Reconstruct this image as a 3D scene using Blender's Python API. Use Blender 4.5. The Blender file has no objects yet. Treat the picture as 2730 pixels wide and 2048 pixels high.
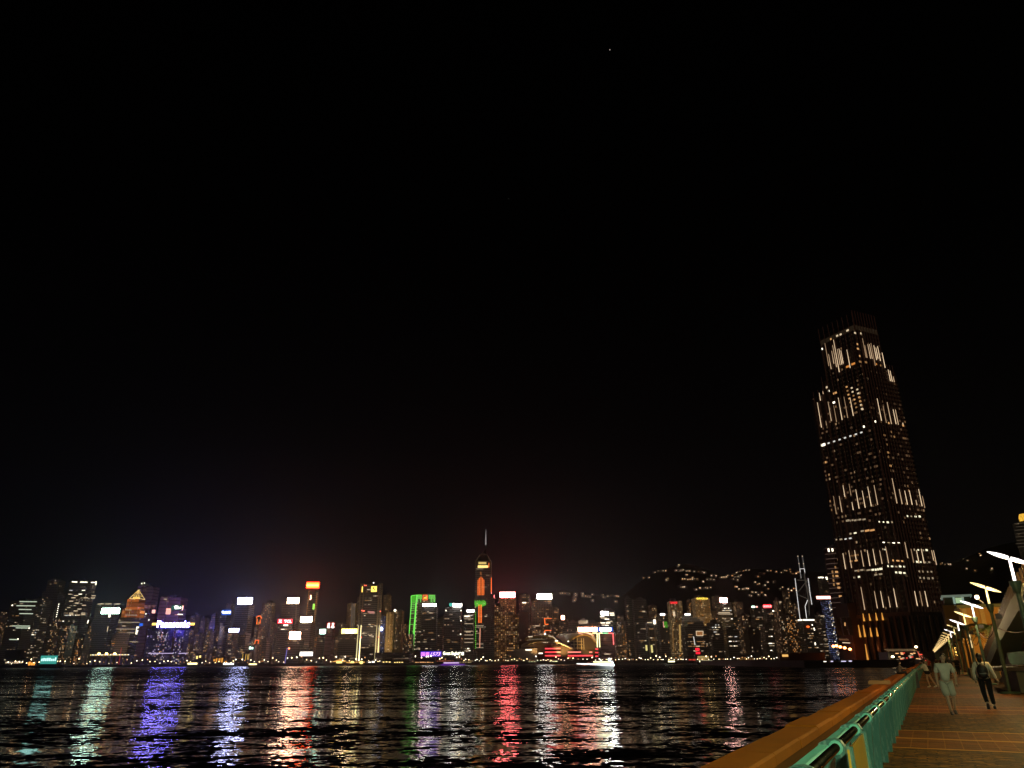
import bpy, bmesh, math, random
from mathutils import Vector, Matrix
sc = bpy.context.scene
COL = sc.collection
# ------------------------------------------------------------------ camera
F = 1930.0; PITCH = math.radians(20.98); ROLL = math.radians(0.4); EYE = Vector((0, 0, 1.6))
_f = Vector((0, math.cos(PITCH), math.sin(PITCH))); _u0 = Vector((0, -math.sin(PITCH), math.cos(PITCH))); _r0 = Vector((1, 0, 0))
UPV = _u0*math.cos(ROLL) + _r0*math.sin(ROLL); RTV = _r0*math.cos(ROLL) - _u0*math.sin(ROLL)
cam = bpy.data.objects.new('camera', bpy.data.cameras.new('camera')); COL.objects.link(cam)
cam.data.sensor_width = 36.0; cam.data.lens = 36.0*F/2730.0
cam.data.clip_start = 0.1; cam.data.clip_end = 20000
M = Matrix((RTV, UPV, -_f)).transposed().to_4x4(); M.translation = EYE
cam.matrix_world = M
sc.camera = cam
# ------------------------------------------------------------------ night sky: a dark dome, a little brighter low down over the city
w = bpy.data.worlds.new('World'); sc.world = w; w.use_nodes = True
nt = w.node_tree; nt.nodes.clear()
wo = nt.nodes.new('ShaderNodeOutputWorld'); bg = nt.nodes.new('ShaderNodeBackground')
tc = nt.nodes.new('ShaderNodeTexCoord'); sx = nt.nodes.new('ShaderNodeSeparateXYZ')
rp = nt.nodes.new('ShaderNodeValToRGB')
nt.links.new(tc.outputs['Generated'], sx.inputs[0]); nt.links.new(sx.outputs['Z'], rp.inputs[0])
e = rp.color_ramp.elements
e[0].position = 0.0; e[0].color = (0.0012, 0.0012, 0.0017, 1)
e[1].position = 1.0; e[1].color = (0.00003, 0.00003, 0.00003, 1)
for p_, c_ in ((0.07, (0.0011, 0.0012, 0.0017, 1)), (0.16, (0.0009, 0.0009, 0.0011, 1)), (0.30, (0.0005, 0.00045, 0.0005, 1)), (0.5, (0.00015, 0.00015, 0.00015, 1))):
    q = e.new(p_); q.color = c_
nt.links.new(rp.outputs[0], bg.inputs[0]); bg.inputs[1].default_value = 1.0
nt.links.new(bg.outputs[0], wo.inputs[0])
sc.view_settings.view_transform = 'Standard'; sc.view_settings.look = 'None'
sc.view_settings.exposure = 0.0; sc.view_settings.gamma = 1.0
sc.render.engine = 'CYCLES'
sc.cycles.max_bounces = 5; sc.cycles.diffuse_bounces = 2; sc.cycles.glossy_bounces = 3; sc.cycles.transmission_bounces = 2
sc.cycles.volume_bounces = 0; sc.cycles.use_denoising = True
sc.cycles.sample_clamp_indirect = 4.0
sc.cycles.caustics_reflective = True; sc.cycles.blur_glossy = 0.0
sc.cycles.use_light_tree = True
HAZE = 0.000055

# ------------------------------------------------------------------ geometry helpers
def ray(px, py): return _f*F + RTV*(px-1365) + UPV*(1024-py)
def at(px, py, Y):
    d = ray(px, py); return d*(Y/d.y) + EYE
def gnd(px, py, z=0.0):
    d = ray(px, py); return d*((z-EYE.z)/d.z) + EYE
def onplane(px, py, o, n):
    d = ray(px, py); return EYE + d*((o-EYE).dot(n)/d.dot(n))
YAW = math.radians(28.1)
U = Vector((math.sin(YAW), math.cos(YAW), 0)); V = Vector((math.cos(YAW), -math.sin(YAW), 0)); Z = Vector((0, 0, 1))
def uvz(u, v, z=0.0): return U*u + V*v + Z*z
PROM = Matrix((V, U, Z)).transposed()          # local x = across, local y = along the promenade

class MB:
    def __init__(s): s.v = []; s.f = []; s.m = []
    def add(s, vs, fs, mi=0):
        n = len(s.v); s.v += [tuple(a) for a in vs]; s.f += [tuple(i+n for i in q) for q in fs]; s.m += [mi]*len(fs); return s
    def box(s, x0, x1, y0, y1, z0, z1, mi=0):
        return s.add([(x0,y0,z0),(x1,y0,z0),(x1,y1,z0),(x0,y1,z0),(x0,y0,z1),(x1,y0,z1),(x1,y1,z1),(x0,y1,z1)],
                     [(0,3,2,1),(4,5,6,7),(0,1,5,4),(1,2,6,5),(2,3,7,6),(3,0,4,7)], mi)
    def prism(s, poly, axis, a0, a1, mi=0):
        # poly: list of 2-D points; axis 'z' -> (x,y), 'y' -> (x,z), 'x' -> (y,z)
        def P(p, a): return {'z': (p[0], p[1], a), 'y': (p[0], a, p[1]), 'x': (a, p[0], p[1])}[axis]
        n = len(poly); vs = [P(p, a0) for p in poly] + [P(p, a1) for p in poly]
        return s.add(vs, [tuple(range(n-1, -1, -1)), tuple(range(n, 2*n))] + [(i, (i+1) % n, n+(i+1) % n, n+i) for i in range(n)], mi)
    def tube(s, pts, rad, n=8, mi=0, cap=True):
        pts = [Vector(p) for p in pts]; rad = rad if isinstance(rad, (list, tuple)) else [rad]*len(pts); base = len(s.v)
        for i, p in enumerate(pts):
            t = (pts[min(i+1, len(pts)-1)] - pts[max(i-1, 0)]).normalized()
            a = t.orthogonal().normalized() if abs(t.z) > 0.9 else t.cross(Z).normalized(); b = t.cross(a)
            for k in range(n):
                an = 2*math.pi*k/n; s.v.append(tuple(p + (a*math.cos(an) + b*math.sin(an))*rad[i]))
        for i in range(len(pts)-1):
            for k in range(n):
                s.f.append((base+i*n+k, base+i*n+(k+1) % n, base+(i+1)*n+(k+1) % n, base+(i+1)*n+k)); s.m.append(mi)
        if cap:
            s.f.append(tuple(base+k for k in range(n-1, -1, -1))); s.f.append(tuple(base+(len(pts)-1)*n+k for k in range(n))); s.m += [mi, mi]
        return s
    def ball(s, c, r, seg=10, rings=6, mi=0):
        r = r if isinstance(r, (list, tuple)) else (r, r, r); base = len(s.v)
        s.v.append((c[0], c[1], c[2]-r[2]))
        for i in range(1, rings):
            t = math.pi*i/rings - math.pi/2
            for k in range(seg):
                a = 2*math.pi*k/seg; s.v.append((c[0]+r[0]*math.cos(t)*math.cos(a), c[1]+r[1]*math.cos(t)*math.sin(a), c[2]+r[2]*math.sin(t)))
        s.v.append((c[0], c[1], c[2]+r[2])); top = len(s.v)-1
        for k in range(seg):
            s.f.append((base, base+1+(k+1) % seg, base+1+k)); s.m.append(mi)
            s.f.append((top, base+1+(rings-2)*seg+k, base+1+(rings-2)*seg+(k+1) % seg)); s.m.append(mi)
        for i in range(rings-2):
            for k in range(seg):
                a = base+1+i*seg; s.f.append((a+k, a+(k+1) % seg, a+seg+(k+1) % seg, a+seg+k)); s.m.append(mi)
        return s
    def mesh(s, name, mats, smooth=False):
        me = bpy.data.meshes.new(name); me.from_pydata(s.v, [], s.f)
        for m in (mats if isinstance(mats, (list, tuple)) else [mats]): me.materials.append(m)
        me.polygons.foreach_set('material_index', s.m)
        if smooth: me.polygons.foreach_set('use_smooth', [True]*len(s.f))
        me.update(); return me
    def build(s, name, mats, parent=None, loc=None, smooth=False):
        return link(name, s.mesh(name, mats, smooth), parent, loc)
def link(name, data, parent=None, loc=None):
    o = bpy.data.objects.new(name, data); COL.objects.link(o)
    if parent: o.parent = parent
    if loc is not None: o.location = loc
    return o
def tag(o, label=None, cat=None, group=None, kind=None):
    if label: o['label'] = label
    if cat: o['category'] = cat
    if group: o['group'] = group
    if kind: o['kind'] = kind
    return o
def empty(name, loc, label=None, cat=None, group=None, rz=0.0):
    o = link(name, None, None, loc); o.rotation_euler = (0, 0, rz); o.empty_display_size = 1; return tag(o, label, cat, group)
def copy_tree(o, parent=None, loc=None):
    c = o.copy(); COL.objects.link(c); c.parent = parent
    if loc is not None: c.location = loc
    for ch in list(o.children): copy_tree(ch, c)
    return c

# ------------------------------------------------------------------ materials
ORD = ['first', 'second', 'third', 'fourth', 'fifth', 'sixth', 'seventh', 'eighth', 'ninth', 'tenth', 'eleventh', 'twelfth', 'thirteenth', 'fourteenth', 'fifteenth', 'sixteenth', 'seventeenth', 'eighteenth', 'nineteenth', 'twentieth']
ORD += ['twenty-'+o for o in ORD[:9]] + ['thirtieth'] + ['thirty-'+o for o in ORD[:9]]
LM = [(60,'leftmost dark office tower'),(130,'teal screen barge'),(222,'yellow roofed office tower'),(290,'pale green sign'),(350,'orange pyramid tower'),(460,'violet slabs'),(550,'slim apartment towers'),(605,'blue lettered sign'),(655,'icy white sign'),(715,'thin antenna tower'),(760,'red lettered sign'),(835,'orange sign tower'),(880,'red figures block'),(935,'yellow orange sign'),(990,'finned tower'),(1055,'floodlit ribbed tower'),(1130,'green outlined tower'),(1208,'cream name lettering'),(1290,'spired tower'),(1345,'amber windowed hotel'),(1395,'plain brown slab'),(1450,'dotted office tower'),(1530,'golden shell roofs'),(1615,'red and green outlined block'),(1700,'tall dark ribbed tower'),(1798,'red lettered hotel'),(1866,'golden lettered hotel'),(1930,'bright white screen'),(2000,'plain olive slab'),(2046,'red four character sign'),(2140,'cross braced tower'),(2205,'blue dotted tower'),(2600,'promenade lamp row')]
_cnt = {}
def landmark(px): return min(LM, key=lambda q: abs(q[0]-px))[1]
def nth(key): _cnt[key] = _cnt.get(key, 0)+1; return ORD[min(_cnt[key]-1, len(ORD)-1)]
class ND:
    def __init__(s, name):
        s.mat = bpy.data.materials.new(name); s.mat.use_nodes = True; s.t = s.mat.node_tree; s.t.nodes.clear()
        s.out = s.t.nodes.new('ShaderNodeOutputMaterial')
    def n(s, kind, **kw):
        q = s.t.nodes.new('ShaderNode'+kind)
        for k, v in kw.items(): setattr(q, k, v)
        return q
    def set(s, sock, v):
        if isinstance(v, bpy.types.NodeSocket): s.t.links.new(v, sock)
        elif isinstance(v, (tuple, list)) and len(v) == 3 and sock.type == 'RGBA': sock.default_value = (*v, 1)
        else: sock.default_value = v
    def m(s, op, a, b=0.0, c=0.0, clamp=False):
        q = s.n('Math', operation=op, use_clamp=clamp)
        for i, x in enumerate((a, b, c)): s.set(q.inputs[i], x)
        return q.outputs[0]
    def mix(s, f, a, b):
        q = s.n('Mix', data_type='RGBA'); s.set(q.inputs[0], f); s.set(q.inputs[6], a); s.set(q.inputs[7], b); return q.outputs[2]
    def comb(s, x, y, z):
        q = s.n('CombineXYZ'); s.set(q.inputs[0], x); s.set(q.inputs[1], y); s.set(q.inputs[2], z); return q.outputs[0]
    def sep(s, v):
        q = s.n('SeparateXYZ'); s.set(q.inputs[0], v); return q.outputs
    def noise(s, vec, scale, detail=2.0, rough=0.5, dims='3D'):
        q = s.n('TexNoise', noise_dimensions=dims); s.set(q.inputs['Vector'], vec); q.inputs['Scale'].default_value = scale
        q.inputs['Detail'].default_value = detail; q.inputs['Roughness'].default_value = rough; return q.outputs
    def wn(s, vec):
        q = s.n('TexWhiteNoise', noise_dimensions='3D'); s.set(q.inputs['Vector'], vec); return q.outputs
    def mapping(s, vec, scale=(1, 1, 1), rot=(0, 0, 0)):
        q = s.n('Mapping'); s.set(q.inputs['Vector'], vec); q.inputs['Scale'].default_value = scale; q.inputs['Rotation'].default_value = rot; return q.outputs[0]
    def principled(s, **kw):
        q = s.n('BsdfPrincipled')
        for k, v in kw.items(): s.set(q.inputs[k], v)
        s.t.links.new(q.outputs[0], s.out.inputs[0]); return q
    def bump(s, h, strength=0.3, dist=0.02):
        q = s.n('Bump'); q.inputs['Strength'].default_value = strength; q.inputs['Distance'].default_value = dist; s.set(q.inputs['Height'], h); return q.outputs[0]
_mc = {}
def pbr(name, col, rough=0.6, metal=0.0, var=0.25, scale=3.0, bump=0.0, spec=.35):
    """painted / stone / metal surface with uneven tone and roughness"""
    if name in _mc: return _mc[name]
    d = ND(name); o = d.n('TexCoord').outputs['Object']; nz = d.noise(o, scale, 4, 0.6)[0]
    c = d.mix(nz, tuple(x*(1-var) for x in col), tuple(min(1, x*(1+var)) for x in col))
    kw = dict(Roughness=d.m('ADD', d.m('MULTIPLY', nz, 0.25), rough-0.12), Metallic=metal)
    kw['Base Color'] = c; kw['Specular IOR Level'] = spec
    if bump: kw['Normal'] = d.bump(nz, bump, 0.02)
    d.principled(**kw); _mc[name] = d.mat; return d.mat
def emit(name, col, strength, sample=False, base=(0.02, 0.02, 0.02)):
    if name in _mc: return _mc[name]
    d = ND(name); q = d.principled(Roughness=0.5); d.set(q.inputs['Base Color'], base)
    d.set(q.inputs['Emission Color'], col); q.inputs['Emission Strength'].default_value = strength
    d.mat.cycles.emission_sampling = 'FRONT_BACK' if sample else 'NONE'
    _mc[name] = d.mat; return d.mat
def facade(name, wall, c1, c2, B=0.5, thr=0.8, cw=3.2, ch=3.4, ww=0.55, wh=0.5, strip=0.0, dim=0.02):
    """curtain wall or punched-window front: a grid of panes, some of them lit. strip>0 makes whole floors light up together"""
    if name in _mc: return _mc[name]
    d = ND(name); tcn = d.n('TexCoord'); P = d.sep(tcn.outputs['Object']); Nn = d.sep(d.n('NewGeometry').outputs['True Normal'])
    side = d.m('GREATER_THAN', d.m('ABSOLUTE', Nn[0]), 0.7); flat = d.m('LESS_THAN', d.m('ABSOLUTE', Nn[2]), 0.5)
    uu = d.m('ADD', d.m('MULTIPLY', P[1], side), d.m('MULTIPLY', P[0], d.m('SUBTRACT', 1.0, side)))
    rnd = d.n('ObjectInfo').outputs['Random']
    ux = d.m('DIVIDE', d.m('ADD', uu, 400.0), cw); zz = d.m('DIVIDE', P[2], ch)
    cx = d.m('FLOOR', ux); cz = d.m('FLOOR', zz); fx = d.m('FRACT', ux); fz = d.m('FRACT', zz)
    seed = d.m('ADD', d.m('MULTIPLY', rnd, 97.0), d.m('MULTIPLY', side, 31.0))
    w1 = d.wn(d.comb(cx, cz, seed)); w2 = d.wn(d.comb(d.m('FLOOR', d.m('DIVIDE', cx, 5.0)), cz, d.m('ADD', seed, 7.0)))
    v = d.m('ADD', d.m('MULTIPLY', w1[0], 1.0-strip), d.m('MULTIPLY', w2[0], strip))
    lit = d.m('GREATER_THAN', v, thr)
    mask = d.m('MULTIPLY', d.m('MULTIPLY', d.m('LESS_THAN', fx, ww), d.m('LESS_THAN', fz, wh)), flat)
    br = d.m('ADD', d.m('POWER', d.sep(w1[1])[1], 2.0), 0.15)
    st = d.m('MULTIPLY', mask, d.m('ADD', d.m('MULTIPLY', d.m('MULTIPLY', lit, br), B*.75), dim*.8))  # dim: faint glow on every pane, standing in for light on the wall
    wc = d.mix(mask, wall, tuple(x*0.3 for x in wall))
    q = d.principled(); d.set(q.inputs['Base Color'], wc); d.set(q.inputs['Roughness'], d.m('SUBTRACT', 0.7, d.m('MULTIPLY', mask, 0.5)))
    d.set(q.inputs['Emission Color'], d.mix(d.sep(w1[1])[2], c1, c2)); d.set(q.inputs['Emission Strength'], st)
    d.mat.cycles.emission_sampling = 'NONE'; _mc[name] = d.mat; return d.mat

WARM = (1.0, 0.50, 0.18); WHITE = (1.0, 0.76, 0.48); COOL = (0.95, 0.92, 0.85); AMBER = (1.0, 0.45, 0.10); YEL = (1.0, 0.75, 0.25)
FAC = {
 'office': facade('office glass front', (.16,.16,.17), (1,.62,.32), (1,.85,.62), .9, .77, 3.0, 3.9, .9, .35, .75, .017),
 'resi':   facade('apartment block front', (.20,.17,.15), (1,.45,.16), (1,.7,.4), 1.4, .82, 3.4, 3.0, .5, .5, 0, .017),
 'brown':  facade('floodlit apartment front', (.30,.22,.12), (1,.5,.18), (1,.65,.3), 1.1, .84, 3.0, 3.0, .45, .5, 0, .05),
 'dark':   facade('unlit office front', (.13,.12,.12), (1,.6,.3), (1,.8,.55), .8, .87, 3.2, 3.8, .8, .4, .5, .016),
 'stripe': facade('banded maroon front', (.24,.12,.12), (1,.45,.38), (1,.55,.5), 0.10, .35, 4.0, 7.0, .96, .22, .6, .03),
 'dense':  facade('hotel front of amber windows', (.18,.10,.05), (1,.42,.10), (1,.62,.28), 1.1, .38, 4.2, 4.2, .5, .42, 0, .04),
 'purple': facade('violet lit front', (.14,.11,.30), (.8,.65,1), (1,.75,.7), 2.0, .87, 3.2, 3.1, .5, .5, 0, .018),
 'bluedot':facade('front of blue led dots', (.06,.06,.12), (.25,.30,1), (.7,.8,1), 1.5, .55, 3.2, 3.4, .45, .35, .2, .07),
 'hotel':  facade('warm lit hotel front', (.32,.22,.10), (1,.55,.2), (1,.75,.4), 0.9, .55, 3.2, 3.3, .5, .5, 0, .07),
 'pier':   facade('ferry pier front', (.20,.17,.13), (1,.65,.3), (1,.9,.6), 0.8, .72, 5.0, 4.5, .7, .5, 0, .01),
}
WMAT = {k: emit('lit window '+k, c, s) for k, (c, s) in dict(warm=(WARM, .7), white=(WHITE, .8), cool=(COOL, .8), amber=((1,.36,.07), .7),
        dimwarm=(WARM, .30), dimwhite=(WHITE, .34), pink=((1,.45,.40), .7), bright=((1,.90,.68), 2.6), violet=((.78,.62,1), .9), office=((1,.92,.62), 1.3)).items()}
PAL = {'w': ['warm','warm','white','dimwarm','dimwhite'], 'o': ['white','white','cool','dimwhite','dimwhite','bright'],
       'a': ['amber','amber','warm','dimwarm'], 'v': ['violet','white','pink','violet','cool'], 'd': ['dimwarm','dimwhite','dimwarm','white']}
_wm = {}
def wmesh(k):
    if k not in _wm: _wm[k] = MB().box(-.5, .5, -.5, .5, -.5, .5).mesh('window', WMAT[k])
    return _wm[k]
def window(parent, x, y, z, w_, h_, k='white', side=False):
    o = link('window', wmesh(k), parent, (x, y, z)); o.scale = (w_, .35, h_) if not side else (.35, w_, h_); return o
# ------------------------------------------------------------------ water, land, hills
def water_mat():
    d = ND('harbour water'); g = d.n('NewGeometry'); P = g.outputs['Position']
    sxs = sys = None
    for lam, ax, ay, st, rot in ((30, .05, .20, .40, .10), (11, .08, .26, .45, -.16), (4.0, .12, .34, .6, .15), (1.4, .18, .42, .7, -.1), (0.45, .22, .42, .8, .3)):
        q = d.mapping(P, (st/lam, 1/lam, 1), (0, 0, rot)); c = d.sep(d.noise(q, 1.0, 1.0, .5)[1])
        a = d.m('MULTIPLY', d.m('SUBTRACT', c[0], .5), ax); b = d.m('MULTIPLY', d.m('SUBTRACT', c[1], .5), ay)
        sxs = a if sxs is None else d.m('ADD', sxs, a); sys = b if sys is None else d.m('ADD', sys, b)
    mr = d.n('MapRange'); d.set(mr.inputs[0], d.sep(P)[1])          # normals lean further with distance, to darken the far water
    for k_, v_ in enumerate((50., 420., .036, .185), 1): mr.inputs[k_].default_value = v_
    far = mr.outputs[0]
    nv = d.n('VectorMath', operation='NORMALIZE'); d.set(nv.inputs[0], d.comb(sxs, d.m('SUBTRACT', sys, far), 1.0))      # lean put into the normals for wave backs hidden at grazing view
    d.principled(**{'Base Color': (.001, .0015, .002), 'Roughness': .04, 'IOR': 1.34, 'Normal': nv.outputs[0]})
    return d.mat
WZ = -3.5
m = MB(); m.add([(-6000, -300, WZ), (6000, -300, WZ), (6000, 7000, WZ), (-6000, 7000, WZ)], [(0, 1, 2, 3)])
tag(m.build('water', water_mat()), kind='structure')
soil = pbr('dark made ground', (.06, .055, .05), .9, 0, .3, .02)
quaym = pbr('stained quay concrete', (.20, .17, .14), .85, 0, .35, .05)
# island shore
coast = [(-6000, 1600), (-1500, 1560), (-1000, 1500), (-690, 1345), (-490, 1330), (-290, 1315), (-80, 1390), (60, 1330), (195, 1285), (500, 1250), (900, 1180), (1600, 1150), (6000, 1150)]
m = MB(); m.prism(coast + [(6000, 6900), (-6000, 6900)], 'z', -6, 0); tag(m.build('ground', [soil]), kind='structure')
m = MB()
for (xa, ya), (xb, yb) in zip(coast[:-1], coast[1:]):
    m.add([(xa, ya-.6, -6), (xb, yb-.6, -6), (xb, yb-.6, .9), (xa, ya-.6, .9), (xa, ya-.05, -6), (xb, yb-.05, -6), (xb, yb-.05, .9), (xa, ya-.05, .9)],
          [(0, 1, 2, 3), (7, 6, 5, 4), (3, 2, 6, 7), (0, 4, 5, 1)])
tag(m.build('sea_wall', quaym), 'long low stained concrete sea wall along the far shore', 'sea wall')
# near-side land: promenade deck polygon and the tower's quay
deck_near = [uvz(-60, -2.35), uvz(452, -2.35)]
quay = [(250, 484), (243, 490), (226, 505), (209, 522), (199, 532), (196, 640), (240, 1020), (900, 1000), (900, 200), (260, 150), (30, -100)]
poly = [(p.x, p.y) for p in deck_near] + quay
m = MB(); m.prism(poly, 'z', -6, -.02); tag(m.build('ground', [soil]), kind='structure')
m = MB()
qs = [(p.x, p.y) for p in deck_near[1:]] + quay[:7]
for (xa, ya), (xb, yb) in zip(qs[:-1], qs[1:]):
    t = Vector((xb-xa, yb-ya, 0)).normalized(); n_ = Vector((-t.y, t.x, 0))*.5
    a, b = Vector((xa, ya, 0)), Vector((xb, yb, 0))
    m.add([a+n_-Z*6, b+n_-Z*6, b+n_+Z*1.2, a+n_+Z*1.2, a-Z*6, b-Z*6, b+Z*1.2, a+Z*1.2], [(0, 1, 2, 3), (7, 6, 5, 4), (3, 2, 6, 7)])
tag(m.build('quay_wall', quaym), 'dark quay wall at the foot of the tall lit tower', 'quay wall')
# promenade paving
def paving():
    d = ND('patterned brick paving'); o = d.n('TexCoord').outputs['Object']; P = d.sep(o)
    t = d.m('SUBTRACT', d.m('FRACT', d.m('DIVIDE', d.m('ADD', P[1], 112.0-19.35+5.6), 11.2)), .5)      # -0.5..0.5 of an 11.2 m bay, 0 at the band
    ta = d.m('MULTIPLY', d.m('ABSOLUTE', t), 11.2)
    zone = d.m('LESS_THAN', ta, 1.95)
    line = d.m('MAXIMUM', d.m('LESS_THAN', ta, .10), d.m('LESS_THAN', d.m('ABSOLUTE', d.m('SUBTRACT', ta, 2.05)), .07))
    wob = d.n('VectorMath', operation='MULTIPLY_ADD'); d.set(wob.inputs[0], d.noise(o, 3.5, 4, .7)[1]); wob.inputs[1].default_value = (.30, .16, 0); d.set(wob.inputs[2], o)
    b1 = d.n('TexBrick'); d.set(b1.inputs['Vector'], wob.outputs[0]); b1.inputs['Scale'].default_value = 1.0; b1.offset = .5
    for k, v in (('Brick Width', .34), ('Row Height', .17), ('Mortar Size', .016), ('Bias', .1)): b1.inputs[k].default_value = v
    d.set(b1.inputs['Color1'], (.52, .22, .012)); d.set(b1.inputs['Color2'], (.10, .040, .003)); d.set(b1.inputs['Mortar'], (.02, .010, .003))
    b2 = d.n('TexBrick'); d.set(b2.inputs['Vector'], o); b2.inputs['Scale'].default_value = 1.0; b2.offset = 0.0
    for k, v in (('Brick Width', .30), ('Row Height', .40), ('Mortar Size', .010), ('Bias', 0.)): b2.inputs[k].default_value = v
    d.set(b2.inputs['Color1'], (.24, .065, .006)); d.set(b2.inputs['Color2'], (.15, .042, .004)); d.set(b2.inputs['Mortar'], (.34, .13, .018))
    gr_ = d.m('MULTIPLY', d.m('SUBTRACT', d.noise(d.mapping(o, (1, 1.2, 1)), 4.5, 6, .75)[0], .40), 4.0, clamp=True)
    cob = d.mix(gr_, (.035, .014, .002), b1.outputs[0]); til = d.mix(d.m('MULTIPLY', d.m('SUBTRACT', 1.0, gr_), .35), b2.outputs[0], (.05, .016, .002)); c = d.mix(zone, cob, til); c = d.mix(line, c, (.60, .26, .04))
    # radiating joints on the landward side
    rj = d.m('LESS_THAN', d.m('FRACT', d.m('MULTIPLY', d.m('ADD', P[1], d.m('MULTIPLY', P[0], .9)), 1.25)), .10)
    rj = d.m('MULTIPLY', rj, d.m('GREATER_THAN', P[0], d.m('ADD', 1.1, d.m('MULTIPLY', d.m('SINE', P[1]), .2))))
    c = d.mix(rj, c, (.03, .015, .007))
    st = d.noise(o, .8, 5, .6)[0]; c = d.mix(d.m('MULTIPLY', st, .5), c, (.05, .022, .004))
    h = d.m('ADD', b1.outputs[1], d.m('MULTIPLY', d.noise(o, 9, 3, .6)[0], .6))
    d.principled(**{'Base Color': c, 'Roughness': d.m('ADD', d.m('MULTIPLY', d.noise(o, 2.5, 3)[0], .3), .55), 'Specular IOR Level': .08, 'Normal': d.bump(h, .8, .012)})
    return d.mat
m = MB(); m.box(-2.2, 60, -40, 450, -.3, 0)
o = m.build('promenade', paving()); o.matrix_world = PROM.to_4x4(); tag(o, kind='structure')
# hills behind the city
def hills(name, prof, Y0, Y1, seed):
    random.seed(seed); m = MB(); nx = 110; ny = 9; xs = []
    pts = [(at(px, py, Y0), px) for px, py in prof]
    x0, x1 = pts[0][0].x, pts[-1][0].x
    def hz(x):
        for (a, _), (b, _) in zip(pts[:-1], pts[1:]):
            if a.x <= x <= b.x: return a.z + (b.z-a.z)*(x-a.x)/(b.x-a.x)
        return 0
    ph = [random.uniform(0, 6.3) for _ in range(8)]
    for j in range(ny):
        t = j/(ny-1); s = math.sin(min(1, t*1.6)*math.pi/2) if t < .625 else math.cos((t-.625)/.375*math.pi/2)
        y = Y0 - 900 + 900*min(1, t/.625) if t < .625 else Y0 + (Y1-Y0)*(t-.625)/.375
        for i in range(nx):
            x = x0 + (x1-x0)*i/(nx-1); n_ = sum(math.sin(x*.004*(k+1)*1.7+ph[k]+y*.003*k)/(k+1) for k in range(8))
            m.v.append((x, y, max(-2, hz(x)*s*(1-.06*(1-s)*n_) + n_*6*s - 1)))
    for j in range(ny-1):
        for i in range(nx-1):
            m.f.append((j*nx+i, j*nx+i+1, (j+1)*nx+i+1, (j+1)*nx+i)); m.m.append(0)
    return tag(m.build(name, pbr('wooded hillside', (.06, .06, .035), .95, 0, .5, .01), smooth=True), kind='structure')
hills('hills', [(1300, 1740), (1420, 1600), (1490, 1578), (1560, 1585), (1650, 1590), (1700, 1545), (1750, 1522), (1810, 1507), (1870, 1530), (1930, 1545), (1980, 1520), (2060, 1528), (2120, 1530), (2180, 1530), (2300, 1540), (2480, 1505), (2560, 1500), (2620, 1470), (2700, 1450), (2800, 1430), (3000, 1440)], 2900, 4200, 3)
hills('hills', [(-400, 1690), (0, 1660), (200, 1640), (420, 1650), (640, 1640), (860, 1660), (1000, 1650), (1200, 1660), (1330, 1650), (1500, 1640)], 3400, 4600, 5)
HILLY = 2750

# ------------------------------------------------------------------ city: buildings round the harbour
LITS = {}
def lit(key, col, s, sample=True, base=(.02, .02, .02)):
    k = 'lit '+key; return emit(k, col, s, sample, base)
def to_mesh(o):
    me = bpy.data.meshes.new_from_object(o.evaluated_get(bpy.context.evaluated_depsgraph_get())); n = link(o.name, me, o.parent); n.matrix_local = o.matrix_local
    n.rotation_euler = o.rotation_euler; n.scale = o.scale; n.location = o.location; nm = o.name; bpy.data.objects.remove(o); n.name = nm; return n
SW = {  # sign colours: overexposed in the picture, their tint shows in the water
 'white': ((1, .95, .86), 32), 'green': ((.62, 1, .78), 30), 'blue': ((.20, .16, 1.0), 48), 'ice': ((.52, .55, 1.0), 42), 'cream': ((1, .68, .42), 34),
 'peach': ((1, .44, .27), 28), 'orange': ((1, .024, .004), 32), 'red': ((1, .012, .03), 6), 'rose': ((1, .14, .14), 22), 'yellow': ((1, .62, .10), 8),
 'teal': ((.10, .75, .62), .9), 'lime': ((.18, 1, .05), 1.6), 'violet': ((.16, .03, .80), 1.2), 'azure': ((.02, .13, .75), 1.0), 'magenta': ((.9, .25, .75), 6), 'salmon': ((1, .42, .34), 4)}
def SM(k, mul=1.0): c, s = SW[k]; return lit(f'{k} {mul}', c, s*mul)
frame_m = pbr('dark sign frame', (.06, .06, .065), .5, .3)
roof_m = pbr('roof plant and parapet', (.12, .11, .11), .8)
BL = {}
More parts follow.
